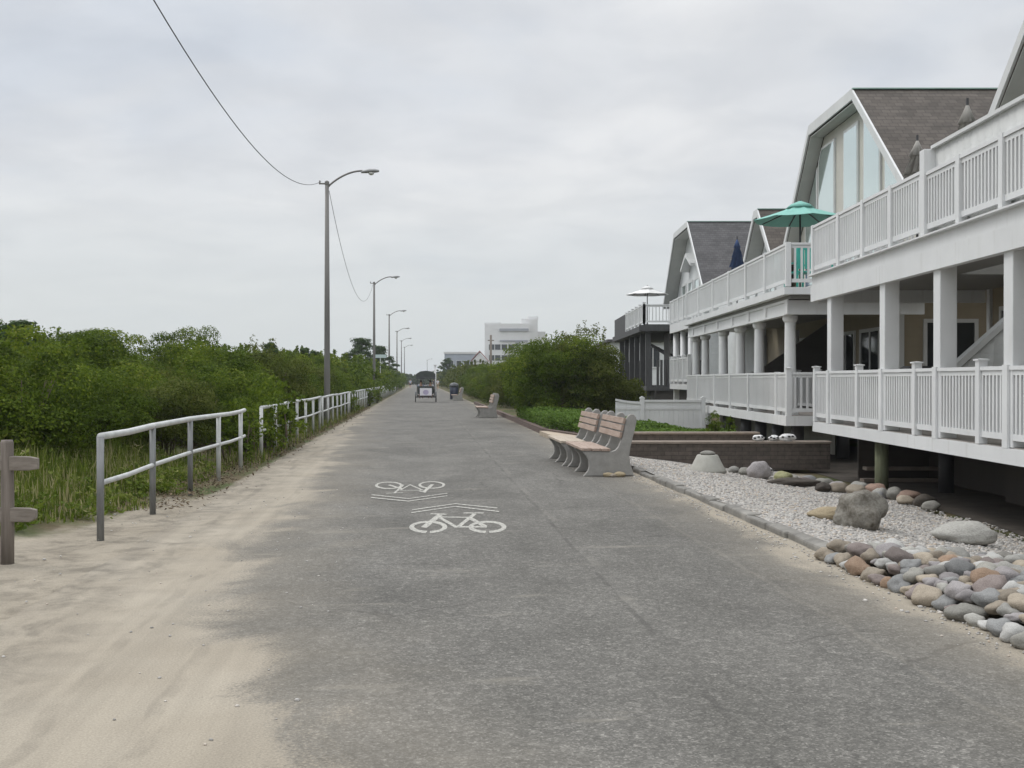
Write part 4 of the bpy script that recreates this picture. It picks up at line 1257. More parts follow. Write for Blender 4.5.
S_YEL = stone_mat('mossy_yellow_rock', (.22, .22, .11), (.34, .33, .18), 5)
S_DARK = stone_mat('dark_slab', (.04, .033, .026), (.085, .07, .055), 6)
S_RUST = stone_mat('rusty_red_stone', (.19, .125, .095), (.29, .20, .155), 5)
S_ORANGE = stone_mat('orange_cobble', (.22, .135, .085), (.34, .245, .17), 4)
S_TAN = stone_mat('tan_cobble', (.215, .18, .135), (.33, .285, .225), 5)
S_WHITE = stone_mat('white_grey_cobble', (.34, .34, .32), (.46, .45, .43), 5)
S_BLUE = stone_mat('blue_grey_cobble', (.145, .148, .145), (.235, .235, .23), 5)
S_PURP = stone_mat('purple_brown_cobble', (.14, .112, .102), (.225, .19, .175), 5)
S_GREEN = stone_mat('green_grey_cobble', (.175, .17, .15), (.28, .27, .24), 5)
def gz(x, y): return gravel_z(x, y)
G_R = 'rocks set on the gravel bed'
x, y = 4.0, 12.35; rock('boulder', (x, y, gz(x, y)), (.58, .5, .50), S_BOUL, 'large dark mottled boulder standing upright on the gravel', 'rock', 1, R(20), G_R, .42, 4, 1.2, .16)
x, y = 3.84, 13.1; rock('boulder', (x, y, gz(x, y)), (.48, .38, .17), S_SANDY, 'low sandy yellow rock just beyond the big boulder', 'rock', 2, R(5), G_R, .2, 4, 1, .15)
x, y = 5.0, 11.95; rock('boulder', (x, y, gz(x, y)), (.66, .42, .27), S_PALE, 'low pale grey rock lying flat near the white deck', 'rock', 3, R(-12), G_R, .3, 4, 1.2, .16)
x, y = 4.72, 20.6; rock('boulder', (x, y, gz(x, y)), (.45, .38, .38), S_LAV, 'lavender grey rounded rock before the brown wall', 'rock', 4, R(15), G_R, .25)
x, y = 5.05, 20.1; rock('boulder', (x, y, gz(x, y)), (.34, .3, .24), S_YEL, 'mossy yellow-green rock in the rock line', 'rock', 5, 0, G_R, .25)
x, y = 5.0, 19.2; rock('boulder', (x, y, gz(x, y)), (.88, .4, .17), S_DARK, 'long flat dark slab below the yellow-green rock', 'rock', 6, R(-8), G_R, .25)
x, y = 5.35, 18.55; rock('boulder', (x, y, gz(x, y)), (.28, .26, .18), S_DARK, 'small dark stone at the slab end', 'rock', 8, 0, G_R, .25)
line = [(4.35, 21.2, S_PALE, .2, 'small pale stone beside the concrete cone'), (4.52, 21.0, S_GREEN, .22, 'small greenish stone left of the lavender rock'),
        (5.3, 20.4, S_GREEN, .26, 'greenish stone behind the yellow-green rock'), (5.5, 20.0, S_BLUE, .28, 'blue-grey stone behind the dark slab'), (5.62, 19.5, S_GREEN, .3, 'grey-green stone mid rock line'),
        (5.72, 19.0, S_LAV, .26, 'lavender stone mid rock line'), (5.6, 18.5, S_TAN, .32, 'tan stone right of the small dark stone'), (5.75, 18.0, S_TAN, .34, 'broad tan stone nearest the path in the rock line'),
        (5.98, 18.6, S_PALE, .3, 'pale stone in front of the timber pile'), (6.1, 18.1, S_RUST, .3, 'rusty red stone left of the timber pile'), (6.0, 17.6, S_PALE, .26, 'pale stone behind the big boulder top'),
        (6.2, 17.5, S_GREEN, .28, 'green-grey stone at the pile foot'), (6.3, 17.1, S_RUST, .32, 'dull red stone right of the pile foot'), (6.12, 16.8, S_TAN, .26, 'tan stone near the rock line end'),
        (6.3, 16.5, S_DARK, .28, 'dark stone near the rock line end'), (6.25, 16.1, S_GREEN, .22, 'last small green-grey stone of the rock line'),
        (5.85, 17.3, S_BLUE, .22, 'small blue-grey stone before the pile'), (5.35, 19.75, S_PURP, .24, 'purple-brown stone above the slab end')]
for i, (x, y, m, d, lb) in enumerate(line):
    rock('stone', (x, y, gz(x, y)), (d * rnd.uniform(1, 1.35), d, d * rnd.uniform(.55, .8)), m, lb, 'stone', 20 + i, rnd.uniform(0, 3), 'stones of the rock line before the house', .25, 3)

# three white stones with black spots on the wall coping, one on the ground
def spotted(loc, dim, label, seed):
    root = thing('spotted_stone', loc, label, 'stone', 'white stones painted with black spots')
    me = rock_mesh(seed, 4, .3, 1.5); me.materials.append(M['white_canvas'])
    o = bpy.data.objects.new('stone', me); col.objects.link(o); o.parent = root; o.scale = dim; o.location = (0, 0, dim[2] * .45)
    for k in range(3):
        a = -1.57 + (k - 1) * .8 + rnd.uniform(-.1, .1); e = rnd.uniform(.0, .5)
        d = Vector((math.cos(a) * math.cos(e), math.sin(a) * math.cos(e), math.sin(e)))
        mb = MB(); c = Vector((d.x * dim[0] * .47, d.y * dim[1] * .47, d.z * dim[2] * .47 + dim[2] * .45))
        mb.lathe([(.001, -.02), (.028, -.012), (.034, 0), (.028, .012), (.001, .02)], c, 10); mb.build('spot', M['spot'], root, smooth=True)
spotted((5.25, 23.02, .30), (.24, .17, .14), 'leftmost white black-spotted stone on the brown wall', 41)
spotted((5.58, 23.02, .30), (.21, .16, .13), 'middle white black-spotted stone on the brown wall', 42)
spotted((5.86, 22.98, .30), (.34, .19, .17), 'rightmost and largest white black-spotted stone on the brown wall', 43)
x, y = 4.95, 20.95; spotted((x, y, gz(x, y) + .02), (.24, .18, .2), 'white black-spotted stone on the ground beside the lavender rock', 44)

# concrete cone on the gravel
x, y = 3.72, 20.55
r = thing('concrete_cone', (x, y, gz(x, y) - .01), 'squat concrete cone with scalloped foot and flat stone on top', 'concrete base')
mb = MB(); N = 28; vs = []
prof = [(.36, 0), (.345, .05), (.30, .12), (.20, .32), (.19, .33)]
for i, (q, z) in enumerate(prof):
    for k in range(N):
        a = 2 * math.pi * k / N; w = 1 + (.03 * math.cos(a * 14) if i < 2 else 0)
        vs.append((q * w * math.cos(a), q * w * math.sin(a), z))
mb.add(vs, [(i * N + k, i * N + (k + 1) % N, (i + 1) * N + (k + 1) % N, (i + 1) * N + k) for i in range(len(prof) - 1) for k in range(N)] + [tuple(range(N)), tuple((len(prof) - 1) * N + k for k in range(N))])
mb.build('cone', M['pale_concrete'], r, smooth=True)
me = rock_mesh(50, 3, .15, 1.2); me.materials.append(S_GREEN); o = bpy.data.objects.new('cap_stone', me); col.objects.link(o); o.parent = r; o.scale = (.30, .26, .10); o.location = (0, 0, .36)

# pale stones beside the near bench foot
for i, (t, s, d, lb) in enumerate(((3.1, 17.62, .15, 'left cream stone at the near bench foot'), (3.28, 17.60, .17, 'right cream stone at the near bench foot'), (3.19, 17.58, .12, 'small middle cream stone at the near bench foot'))):
    p = W(t, s); rock('stone', (p.x, p.y, 0), (d * 1.3, d * .8, d * .6), S_TAN if i == 2 else S_SANDY, lb, 'stone', 60 + i, .3 * i, 'cream stones at the near bench foot', .2, 3)

# cobble heap at the near end of the gravel: rows parallel with the promenade
cob_meshes = []
for k in range(9):
    me = rock_mesh(70 + k, 3, .46, 1.0); me.name = 'cobble'; cob_meshes.append(me)
cob_cols = [('white-grey', S_WHITE, 3), ('pale grey', S_PALE, 3), ('blue-grey', S_BLUE, 3), ('purple-brown', S_PURP, 2.5), ('green-grey', S_GREEN, 2.5), ('orange', S_ORANGE, 1.1), ('tan', S_TAN, 5), ('grey', S_GREY, 1.5), ('lavender', S_LAV, 2.5)]
_cm = {}
row = 0
bed_t = 3.62
while bed_t < 5.5:
    s = 9.45 - .068 * row - rnd.uniform(0, .1); idx = 0
    while s > 5.2:
        d = rnd.uniform(.08, .18) * (1.0 if row > 0 else 1.05)
        if s < 8.0: d *= 1.12
        p = W(bed_t + rnd.uniform(-.035, .035), s - d / 2)
        if p.x < .474 * p.y + .25 and p.y > 5.6:
            cname, cm, _ = rnd.choices(cob_cols, [c[2] for c in cob_cols])[0]
            mk = (rnd.randrange(9), cname)
            if mk not in _cm:
                me = cob_meshes[mk[0]].copy(); me.materials.append(cm); _cm[mk] = me
            o = bpy.data.objects.new('cobble', _cm[mk]); col.objects.link(o)
            hh = d * rnd.uniform(.6, .82)
            o.scale = (d * rnd.uniform(1.0, 1.35), d * rnd.uniform(.95, 1.15), hh)
            o.rotation_euler = (rnd.uniform(-.2, .2), rnd.uniform(-.2, .2), rnd.uniform(0, 6.28))
            heap = .12 * smoothstep(row, 0, 4) * smoothstep(9.65 - .068 * row - s, 0, .7)
            o.location = (p.x, p.y, max(gz(p.x, p.y), .0) * (0 if row == 0 else 1) + heap + hh * .36)
            size = 'large' if d > .165 else ('small' if d < .115 else 'mid-sized')
            where = 'row edging the asphalt' if row == 0 else '%s row from the asphalt' % ORD[row]
            tag(o, '%s %s cobble, %s from the far end of the %s' % (size, cname, ORD[min(idx, 29)], where), 'cobble', 'rounded cobbles heaped beside the promenade')
            idx += 1
        s -= d * .98
    row += 1; bed_t += .124

# stone chips and sandy grit caught around the heap, crumbs on the drifted sand
cp_ = []
while len(cp_) < 900:
    t = 3.5 + abs(rnd.gauss(0, .12)) * rnd.choice((-1, 1, 1, 1)); s = rnd.uniform(5.4, 18.5)
    if s > 9.5 and t > 3.64: continue
    w = W(t, s); cp_.append((w.x, w.y, .004))
while len(cp_) < 1120:
    t = rnd.uniform(-4.6, -.6); s = rnd.uniform(4.2, 16)
    w = W(t, s); cp_.append((w.x, w.y, max(0, ground_z(w.x, w.y)) + .003))
V, F, var = pebbles(cp_, np.array([rnd.uniform(.003, .011) if rnd.random() < .95 else rnd.uniform(.011, .02) for _ in cp_]))
tag(np_mesh('stone_chips', V, F, M['pebble'], var), 'small stone chips and crumbs scattered on the sand', 'stone chips', kind='stuff')

# ------------------------------------------------------------------ vegetation
def leaf_arrays(C, N, size, aspect=.55):
    """C (n,3) positions, N (n,3) facing; returns rhombic leaves"""
    n = len(C)
    N = N / (np.linalg.norm(N, axis=1, keepdims=True) + 1e-9)
    rv = npr.normal(size=(n, 3))
    U = np.cross(N, rv); U /= np.linalg.norm(U, axis=1, keepdims=True) + 1e-9
    Vv = np.cross(N, U)
    size = np.asarray(size).reshape(-1, 1) * np.ones((n, 1))
    a = C - U * size * .5; b = C + Vv * size * aspect * .5 - N * size * .06; c = C + U * size * .5; d = C - Vv * size * aspect * .5 - N * size * .06
    V = np.stack([a, b, c, d], 1).reshape(-1, 3)
    F = np.arange(4 * n).reshape(n, 4)
    return V, F

def crown_points(rx, ry, h, z0, n_clump, n_leaf, clump_r=(.22, .42), top_sprigs=10, fill=.35):
    Cs = []; Ns = []; var = []
    for k in range(n_clump):
        th = npr.uniform(0, 2 * np.pi); ph = np.arccos(npr.uniform(-.97, 1)); sn = math.sin(ph) ** .55
        rr = npr.uniform(.62, 1.0) if npr.uniform() > fill else npr.uniform(.15, .6)
        lump = .92 + .16 * math.sin(th * 3 + k % 2) + npr.uniform(-.14, .12)
        c = np.array([rx * rr * lump * sn * math.cos(th), ry * rr * lump * sn * math.sin(th), z0 + (h - z0) * (.5 + .5 * rr * math.cos(ph)) * (1 + npr.uniform(-.12, .07))])
        r = npr.uniform(*clump_r)
        d = npr.normal(size=(n_leaf, 3)); d /= np.linalg.norm(d, axis=1, keepdims=True)
        d[:, 2] = np.abs(d[:, 2]) * npr.choice([1, 1, 1, -1], n_leaf)
        pos = c + d * r * npr.uniform(.72, 1.05, (n_leaf, 1)) * np.array([1, 1, .8])
        Cs.append(pos); Ns.append(d + npr.normal(scale=.55, size=d.shape) + np.array([0, 0, .35]))
        base = npr.uniform(.12, .8)
        var.append(np.clip(base + npr.normal(scale=.16, size=n_leaf), 0, 1))
    for k in range(top_sprigs):
        th = npr.uniform(0, 2 * np.pi); q = npr.uniform(0, .75)
        x, y = rx * q * math.cos(th), ry * q * math.sin(th)
        zt = z0 + (h - z0) * (.5 + .5 * math.sqrt(max(0, 1 - q * q)))
        m = 26; u = npr.uniform(0, 1, m)
        L = npr.uniform(.2, .5)
        pos = np.stack([x + npr.normal(scale=.04, size=m), y + npr.normal(scale=.04, size=m), zt - .1 + L * u], 1)
        Cs.append(pos); Ns.append(npr.normal(size=(m, 3))); var.append(np.clip(npr.normal(.6, .15, m), 0, 1))
    C = np.concatenate(Cs); keep = C[:, 2] > .03
    return C[keep], np.concatenate(Ns)[keep], np.concatenate(var)[keep]

def stems(mb, n, spread, h, r=.03):
    for k in range(n):
        a = rnd.uniform(0, 6.28); q = rnd.uniform(.05, .25)
        b = rnd.uniform(.4, .9) * spread
        mb.tube([(q * math.cos(a), q * math.sin(a), -.1), (q * 1.5 * math.cos(a + .3), q * 1.5 * math.sin(a + .3), h * .3), (b * math.cos(a + .2), b * math.sin(a + .2), h * .8)], [r, r * .75, r * .25], 6)

def make_shrub(rx, h, n_clump, n_leaf, mat, leaf=.10, z0=.05, name='shrub', sprigs=10, stem_n=7, cr=(.22, .42)):
    root = thing(name, (0, 0, 0), '', 'shrub')
    C, N, var = crown_points(rx, rx, h, z0, n_clump, n_leaf, cr, sprigs)
    V, F = leaf_arrays(C, N, npr.uniform(leaf * .7, leaf * 1.3, len(C)))
    np_mesh('crown', V, F, mat, var, root)
    mb = MB(); stems(mb, stem_n, rx * .8, h * .85); mb.build('stems', M['bark'], root, smooth=True)
    return root

SH = [make_shrub(1.45, 2.2, 68, 430, M['leaf_shrub'], .066, cr=(.30, .58)), make_shrub(1.3, 1.9, 60, 430, M['leaf_shrub'], .064, cr=(.30, .55)),
      make_shrub(1.6, 2.6, 76, 440, M['leaf_shrub'], .068, cr=(.34, .64)), make_shrub(1.35, 2.3, 62, 420, M['leaf_olive'], .066, cr=(.28, .56))]
used = set()
def put_shrub(k, x, y, sc, szz, label, group, z=None):
    o = SH[k] if k not in used else copy_tree(SH[k])
    used.add(k)
    o.location = (x, y, (ground_z(x, y) if z is None else z) - .03)
    o.rotation_euler = (0, 0, rnd.uniform(0, 6.28)); o.scale = (sc, sc, szz)
    tag(o, label, 'shrub', group)
    return o

G_SH = 'dune shrubs behind the handrail'
# back row and front row on the shore side
i = 0; s = 14.2
while s < 62:
    t = -7.6 + rnd.uniform(-.5, .5) - (.5 if s < 18 else 0)
    w = W(t, s); put_shrub([2, 0, 3, 2][i % 4], w.x, w.y, rnd.uniform(.8, 1.2), rnd.uniform(.74, .96) * (.74 + .39 * smoothstep(s, 16, 33)), 'tall dune shrub in the back row, %s from the near end' % ORD[i], G_SH)
    i += 1; s += rnd.uniform(2.2, 3.0)
i = 0; s = 16.6
while s < 62:
    t = (-5.75 if s < 20 else -4.95) + rnd.uniform(-.25, .25)
    w = W(t, s); put_shrub([0, 1, 3, 1, 0][i % 5], w.x, w.y, rnd.uniform(.75, 1.12) * (1 if s > 20 else .9), rnd.uniform(.72, .98) * (.86 + .28 * smoothstep(s, 18, 34)), 'rounded dune shrub in the row next the handrail, %s from the near end' % ORD[i], G_SH)
    i += 1; s += rnd.uniform(2.1, 3.0)
for i, (t, s) in enumerate(((-10.8, 21), (-11.2, 24.5), (-11.5, 28), (-11.3, 32), (-11.6, 36), (-12.5, 41), (-14, 46), (-9.2, 17.2))):
    w = W(t, s); put_shrub([2, 0][i % 2], w.x, w.y, 1.15, .74 + .2 * smoothstep(s, 20, 30), ['shrub', 'bushy shrub'][i % 2] + ' behind the back row toward the sea, %s' % ORD[i], G_SH)
# sprays that reach through the handrail
sm = MB()
def make_spray():
    return make_shrub(.55, 1.15, 26, 60, M['leaf_shrub'], .08, .05, 'bush', 8, 5, (.14, .26))
sp0 = None
for i, (t, s, sc) in enumerate(((-3.5, 21.2, .9), (-3.35, 23.2, 1.1), (-3.3, 25.0, 1.2), (-3.45, 26.7, .95), (-3.2, 50.5, .9), (-3.15, 67, 1.1), (-3.1, 76, 1.1))):
    o = sp0 and copy_tree(sp0) or make_spray()
    sp0 = sp0 or o
    w = W(t, s); o.location = (w.x, w.y, 0); o.scale = (sc, sc, sc * 1.05); o.rotation_euler = (0, 0, i * 1.1)
    tag(o, 'leafy bush growing through the white handrail, %s from the near end' % ORD[i], 'bush', 'bushes growing through the handrail')

for x_, y_, sc, lb in ((4.95, 26.4, .55, 'small dark plant growing behind the low brown walls, left of two'), (5.3, 26.3, .45, 'small dark plant growing behind the low brown walls, right of two')):
    o = copy_tree(sp0); o.location = (x_, y_, .12); o.scale = (sc * .7, sc * .7, sc); o.rotation_euler = (0, 0, x_)
    tag(o, lb, 'plant', 'small plants behind the low brown walls')

# far masses of scrub that read as one
def scrub_mass(name, spots, mat, leaf, label, n=60, nl=36):
    Vs = []; Fs = []; vr = []; b = 0
    for (x, y, rx, h) in spots:
        C, N, var = crown_points(rx, rx, h, .1, n, nl, (.3, .6), 5)
        C = C + np.array([x, y, ground_z(x, y)])
        V, F = leaf_arrays(C, N, npr.uniform(leaf * .7, leaf * 1.3, len(C)))
        Vs.append(V); Fs.append(F + b); b += len(V); vr.append(var)
    return tag(np_mesh(name, np.concatenate(Vs), np.concatenate(Fs), mat, np.concatenate(vr)), label, 'scrub', kind='stuff')
sp = []
for s in np.arange(63, 210, 3.4):
    for t in (-4.9, -8.2, -12.5):
        w = W(t + rnd.uniform(-.5, .5), s); sp.append((w.x, w.y, 2.0, rnd.uniform(2.3, 3.2)))
for s in np.arange(48, 100, 5):
    w = W(-17 - s * .1, s); sp.append((w.x, w.y, 2.6, 3.0))
scrub_mass('dune_scrub', sp, M['leaf_shrub'], .22, 'far dune scrub merging along the shore side of the promenade')
sp = []
for s in np.arange(106, 330, 4.5):
    for t in (6.0, 9.5):
        w = W(t + rnd.uniform(-.6, .6), s); sp.append((w.x, w.y, 2.3, rnd.uniform(2.6, 3.6)))
scrub_mass('hedge_scrub', sp, M['leaf_olive'], .25, 'far hedge mass on the house side of the promenade')
sp = []
for k in range(60):
    s = rnd.uniform(340, 520); w = W(rnd.uniform(-26, 30), s)
    sp.append((w.x, w.y, 7, rnd.uniform(2.6, 4.2)))
scrub_mass('far_scrub', sp, M['leaf_dark'], .8, 'dim tree line closing the far end of the promenade', 60, 50)

# trees with whorled limbs
def make_tree(h, r, mat, seed, n_clump=90, n_leaf=70, leaf=.11, layered=True, trunk_r=.09, name='tree', first=.25):
    rr = random.Random(seed)
    root = thing(name, (0, 0, 0), '', 'tree')
    mb = MB(); mb.tube([(0, 0, -.1), (.05, .03, h * .35), (-.04, .06, h * .7), (.02, 0, h * .97)], [trunk_r, trunk_r * .8, trunk_r * .5, trunk_r * .15], 8)
    Cs = []; Ns = []; vs = []
    for k in range(n_clump):
        u = first + (1 - first) * (k + .5) / n_clump
        a = rr.uniform(0, 6.28)
        q = r * (1 - .75 * ((u - first) / (1 - first)) ** 1.3) * rr.uniform(.25, 1)
        c = Vector((q * math.cos(a), q * math.sin(a), h * u + q * .25))
        if k % 3 == 0:
            mb.tube([(0, 0, h * u * .92), c * .55 + Vector((0, 0, h * u * .42)), c], [trunk_r * .3, trunk_r * .18, trunk_r * .08], 5)
        cr = rr.uniform(.16, .34) * r / 1.6
        d = npr.normal(size=(n_leaf, 3)); d /= np.linalg.norm(d, axis=1, keepdims=True)
        Cs.append(np.array(c) + d * cr * np.array([1.25, 1.25, .6]) * npr.uniform(.3, 1, (n_leaf, 1)))
        Ns.append(d + np.array([0, 0, .5])); vs.append(np.clip(rr.uniform(.2, .8) + npr.normal(scale=.15, size=n_leaf), 0, 1))
    C = np.concatenate(Cs)
    V, F = leaf_arrays(C, np.concatenate(Ns), npr.uniform(leaf * .7, leaf * 1.3, len(C)))
    np_mesh('crown', V, F, mat, np.concatenate(vs), root)
    mb.build('trunk', M['bark'], root, smooth=True)
    return root
def put(o, x, y, label, group=None, rz=0, sc=1, z=None):
    o.location = (x, y, (ground_z(x, y) if z is None else z) - .02); o.rotation_euler = (0, 0, rz); o.scale = (sc, sc, sc)
    o['label'] = label
    if group: o['group'] = group
    return o
w = W(-8.5, 23.6); put(make_tree(2.35, 1.1, M['leaf_dark'], 3, 60, 70, .11, name='cedar_tree'), w.x, w.y, 'small dark cedar rising above the shrubs at the far left')
ct = make_tree(2.9, .9, M['leaf_dark'], 4, 46, 60, .14, name='cedar_tree')
w = W(-6.4, 47); put(ct, w.x, w.y, 'dark sparse cedar top just left of the nearest lamp pole', 'sparse cedars among the dune shrubs', sc=.95)
w = W(-5.9, 56); put(copy_tree(ct), w.x, w.y, 'dark sparse cedar top right of the nearest lamp pole', 'sparse cedars among the dune shrubs', 1.2, .98)
w = W(-6.0, 62); put(copy_tree(ct), w.x, w.y, 'dark sparse cedar top midway between the first two lamp poles', 'sparse cedars among the dune shrubs', 2.6, .98)
pn = make_tree(5.2, 2.6, M['leaf_dark'], 5, 80, 60, .22, name='pine_tree', first=.3)
w = W(-5.6, 106); put(pn, w.x, w.y, 'dark wind-shaped pine beyond the second lamp, nearer of two', 'dark pines overhanging the far handrail', .4, 1.0)
w = W(-4.6, 122); put(copy_tree(pn), w.x, w.y, 'dark wind-shaped pine leaning over the far handrail, farther of two', 'dark pines overhanging the far handrail', 2.2, .98)

# the big clump of bushes and small trees on the house side
G_C = 'small trees of the thick clump beside the green bed'
def make_clump_tree(h, r, mat, nc, trunk_n, seed, z0):
    root = thing('bushy_tree', (0, 0, 0), '', 'tree', G_C)
    C, N, var = crown_points(r, r, h, z0, nc, 380, (.32, .66), 12, .3)
    V, F = leaf_arrays(C, N, npr.uniform(.055, .10, len(C)))
    np_mesh('crown', V, F, mat, var, root)
    rr = random.Random(seed)
    for k in range(trunk_n):
        a = rr.uniform(0, 6.28); q = rr.uniform(.1, .5)
        b = r * .5
        MB().tube([(q * math.cos(a), q * math.sin(a), -.1), (q * 1.2 * math.cos(a), q * 1.2 * math.sin(a), h * .3), (b * math.cos(a + .3), b * math.sin(a + .3), h * .7)], [.045, .038, .012], 7).build('trunk', M['bark'], root, smooth=True)
    return root
cl = [(.98, 41.6, 2.8, 1.38, 'leaf_shrub', 'bushy tree at the path-side edge of the clump'), (1.65, 39.0, 3.0, 1.7, 'leaf_shrub', 'broad bushy tree in the middle front of the clump, thin bare trunks'),
      (2.6, 39.6, 3.4, 1.5, 'leaf_olive', 'tallest bushy tree at the top of the clump'), (3.1, 39.8, 2.5, .95, 'leaf_olive', 'bushy tree at the house-side edge of the clump'),
      (1.75, 43.6, 3.0, 1.4, 'leaf_olive', 'bushy tree behind the path-side edge of the clump'), (3.95, 39.8, 1.5, .75, 'leaf_olive', 'low grey-green bush beside the dark deck')]
for i, (x, y, h, r_, m, lb) in enumerate(cl):
    o = make_clump_tree(h, r_, M[m], 84 if h > 2 else 34, 4, 30 + i, .30 if h > 2 else .05)
    o.location = (x, y, .05); o['label'] = lb
# hedge shrubs farther along the house side
G_H = 'hedge shrubs along the house side'
i = 0; s = 49.5
while s < 106:
    t = 5.5 + rnd.uniform(-.3, .35)
    w = W(t, s); put_shrub([3, 2, 0, 3][i % 4], w.x, w.y, rnd.uniform(.95, 1.15), rnd.uniform(.88, 1.12), 'hedge shrub on the house side, %s beyond the thick clump' % ORD[i], G_H)
    i += 1; s += rnd.uniform(2.6, 3.3)
tr = make_tree(5.3, 2.6, M['leaf_dark'], 9, 90, 70, .22, name='dark_tree', first=.15)
w = W(5.0, 200); put(tr, w.x, w.y, 'dark rounded tree above the far hedge, before the grey block')

# ground cover in the planted bed
def inpoly(x, y, P):
    c = False
    for (x0, y0), (x1, y1) in zip(P, P[1:] + P[:1]):
        if (y0 > y) != (y1 > y) and x < (x1 - x0) * (y - y0) / (y1 - y0) + x0: c = not c
    return c
bedP = [(1.02, 31.9), (1.6, 30.2), (2.35, 27.0), (2.8, 25.8), (5.4, 25.6), (5.4, 27.6), (4.0, 30.0), (2.95, 33.0), (2.6, 37.5), (.35, 43), (.15, 42)]
mb = MB(); mb.prism(bedP, 'z', -.05, .13); tag(mb.build('planting_bed', plain('dark_bed_soil', (.06, .045, .03), .95, .3, 4, .4)), 'dark soil of the green planted bed', 'planting bed', kind='structure')
C = []; N = []; vr = []
while len(C) < 36000:
    x = rnd.uniform(0, 5.7); y = rnd.uniform(25.5, 43)
    if not inpoly(x, y, bedP): continue
    hgt = (.10 + .16 * smoothstep(y, 28, 31)) + .30 * (0.5 + .5 * noise.noise(Vector((x * 1.4, y * 1.1, 4)))) + (.06 if y > 30 and x < 2.6 else -.04)
    u = rnd.random() ** .6
    C.append((x, y, .13 + hgt * u)); N.append((rnd.gauss(0, .6), rnd.gauss(0, .6) - .25, 1)); vr.append(min(1, max(0, .45 + .35 * noise.noise(Vector((x * 2, y * 2, 1))) + rnd.gauss(0, .2))))
V, F = leaf_arrays(np.array(C), np.array(N), npr.uniform(.06, .12, len(C)), .6)
tag(np_mesh('ground_cover', V, F, M['leaf_cover'], np.array(vr)), 'bright green low ground cover filling the planted bed', 'ground cover', kind='stuff')

# grasses and weeds on the shore side
def blades(pts, hts, wid, lean=.35):
    n = len(pts); P = np.array(pts); a = npr.uniform(0, 6.28, n)
    d = np.stack([np.cos(a), np.sin(a), np.zeros(n)], 1)
    side = np.stack([-np.sin(a), np.cos(a), np.zeros(n)], 1) * np.array(wid)[:, None]
    h = np.array(hts)[:, None]; le = npr.uniform(.1, 1, (n, 1)) * lean * h
    mid = P + np.array([0, 0, .6]) * h + d * le * .35
    tip = P + np.array([0, 0, 1.0]) * h * npr.uniform(.8, 1, (n, 1)) + d * le
    V = np.stack([P - side, P + side, mid + side * .8, mid - side * .8, tip], 1).reshape(-1, 3)
    b = (np.arange(n) * 5)[:, None]
    F4 = np.concatenate([b + 0, b + 1, b + 2, b + 3], 1)
    F3 = np.concatenate([b + 3, b + 2, b + 4, b + 4], 1)
    return V, F4, F3
def grass_obj(name, n, region, hf, label, mat):
    pts = []; hts = []; w = []
    while len(pts) < n:
        t = rnd.uniform(*region[0]); s = rnd.uniform(*region[1])
        k = veg_shade_amount(t, s) + .75 * noise.noise(Vector((t * .9, s * .9, 0)))
        if k < .52: continue
        p = W(t, s); clump = .5 + .5 * noise.noise(Vector((t * 1.6, s * 1.6, 5)))
        if rnd.random() > .25 + clump: continue
        pts.append((p.x, p.y, ground_z(p.x, p.y) - .01)); hts.append(hf(t, s) * (.4 + .8 * clump) * rnd.uniform(.5, 1.2)); w.append(rnd.uniform(.004, .011))
    V, F4, F3 = blades(pts, hts, w)
    me = bpy.data.meshes.new(name)
    faces = [tuple(f) for f in F4.tolist()] + [tuple(f[:3]) for f in F3.tolist()]
    me.from_pydata(V.tolist(), [], faces)
    base = npr.uniform(0.1, .95, n); base[npr.uniform(size=n) < .20] = 1.0
    a = me.attributes.new('leafvar', 'FLOAT', 'FACE'); a.data.foreach_set('value', np.concatenate([base, base]).astype(np.float32))
    me.materials.append(mat)
    o = bpy.data.objects.new(name, me); col.objects.link(o)
    return tag(o, label, 'grass', kind='stuff')
grass_obj('grass', 26000, ((-9, -3.35), (8.8, 20)), lambda t, s: .13 + .62 * smoothstep(-t, 3.3, 5.4) * (.25 + .75 * smoothstep(s, 10, 15)) * (.7 + .6 * max(0, noise.noise(Vector((t * .8, s * .8, 9))))), 'tall green grass and weeds between the near handrail and the shrubs', M['grass'])
grass_obj('grass', 5000, ((-4.2, -2.95), (20, 60)), lambda t, s: .32, 'grass tufts along the foot of the white handrail', M['grass'])
# broad weeds
C = []; N = []; vr = []
for k in range(420):
    t = rnd.uniform(-9, -3.5); s = rnd.uniform(9.8, 20)
    if veg_shade_amount(t, s) < .6: continue
    p = W(t, s); hgt = rnd.uniform(.15, .6) * (.45 + .55 * smoothstep(-t, 3.8, 5.5)); z = ground_z(p.x, p.y); base = rnd.uniform(.2, .9)
    for j in range(44):
        a = rnd.uniform(0, 6.28); q = rnd.uniform(.0, .22)
        C.append((p.x + q * math.cos(a), p.y + q * math.sin(a), z + hgt * rnd.uniform(.15, 1))); N.append((rnd.gauss(0, .6), rnd.gauss(0, .6), .8)); vr.append(min(1, max(0, base + rnd.gauss(0, .15))))
V, F = leaf_arrays(np.array(C), np.array(N), npr.uniform(.045, .11, len(C)), .45)
tag(np_mesh('weeds', V, F, M['grass'], np.array(vr)), 'broad-leaved weeds among the grass behind the near handrail', 'weeds', kind='stuff')
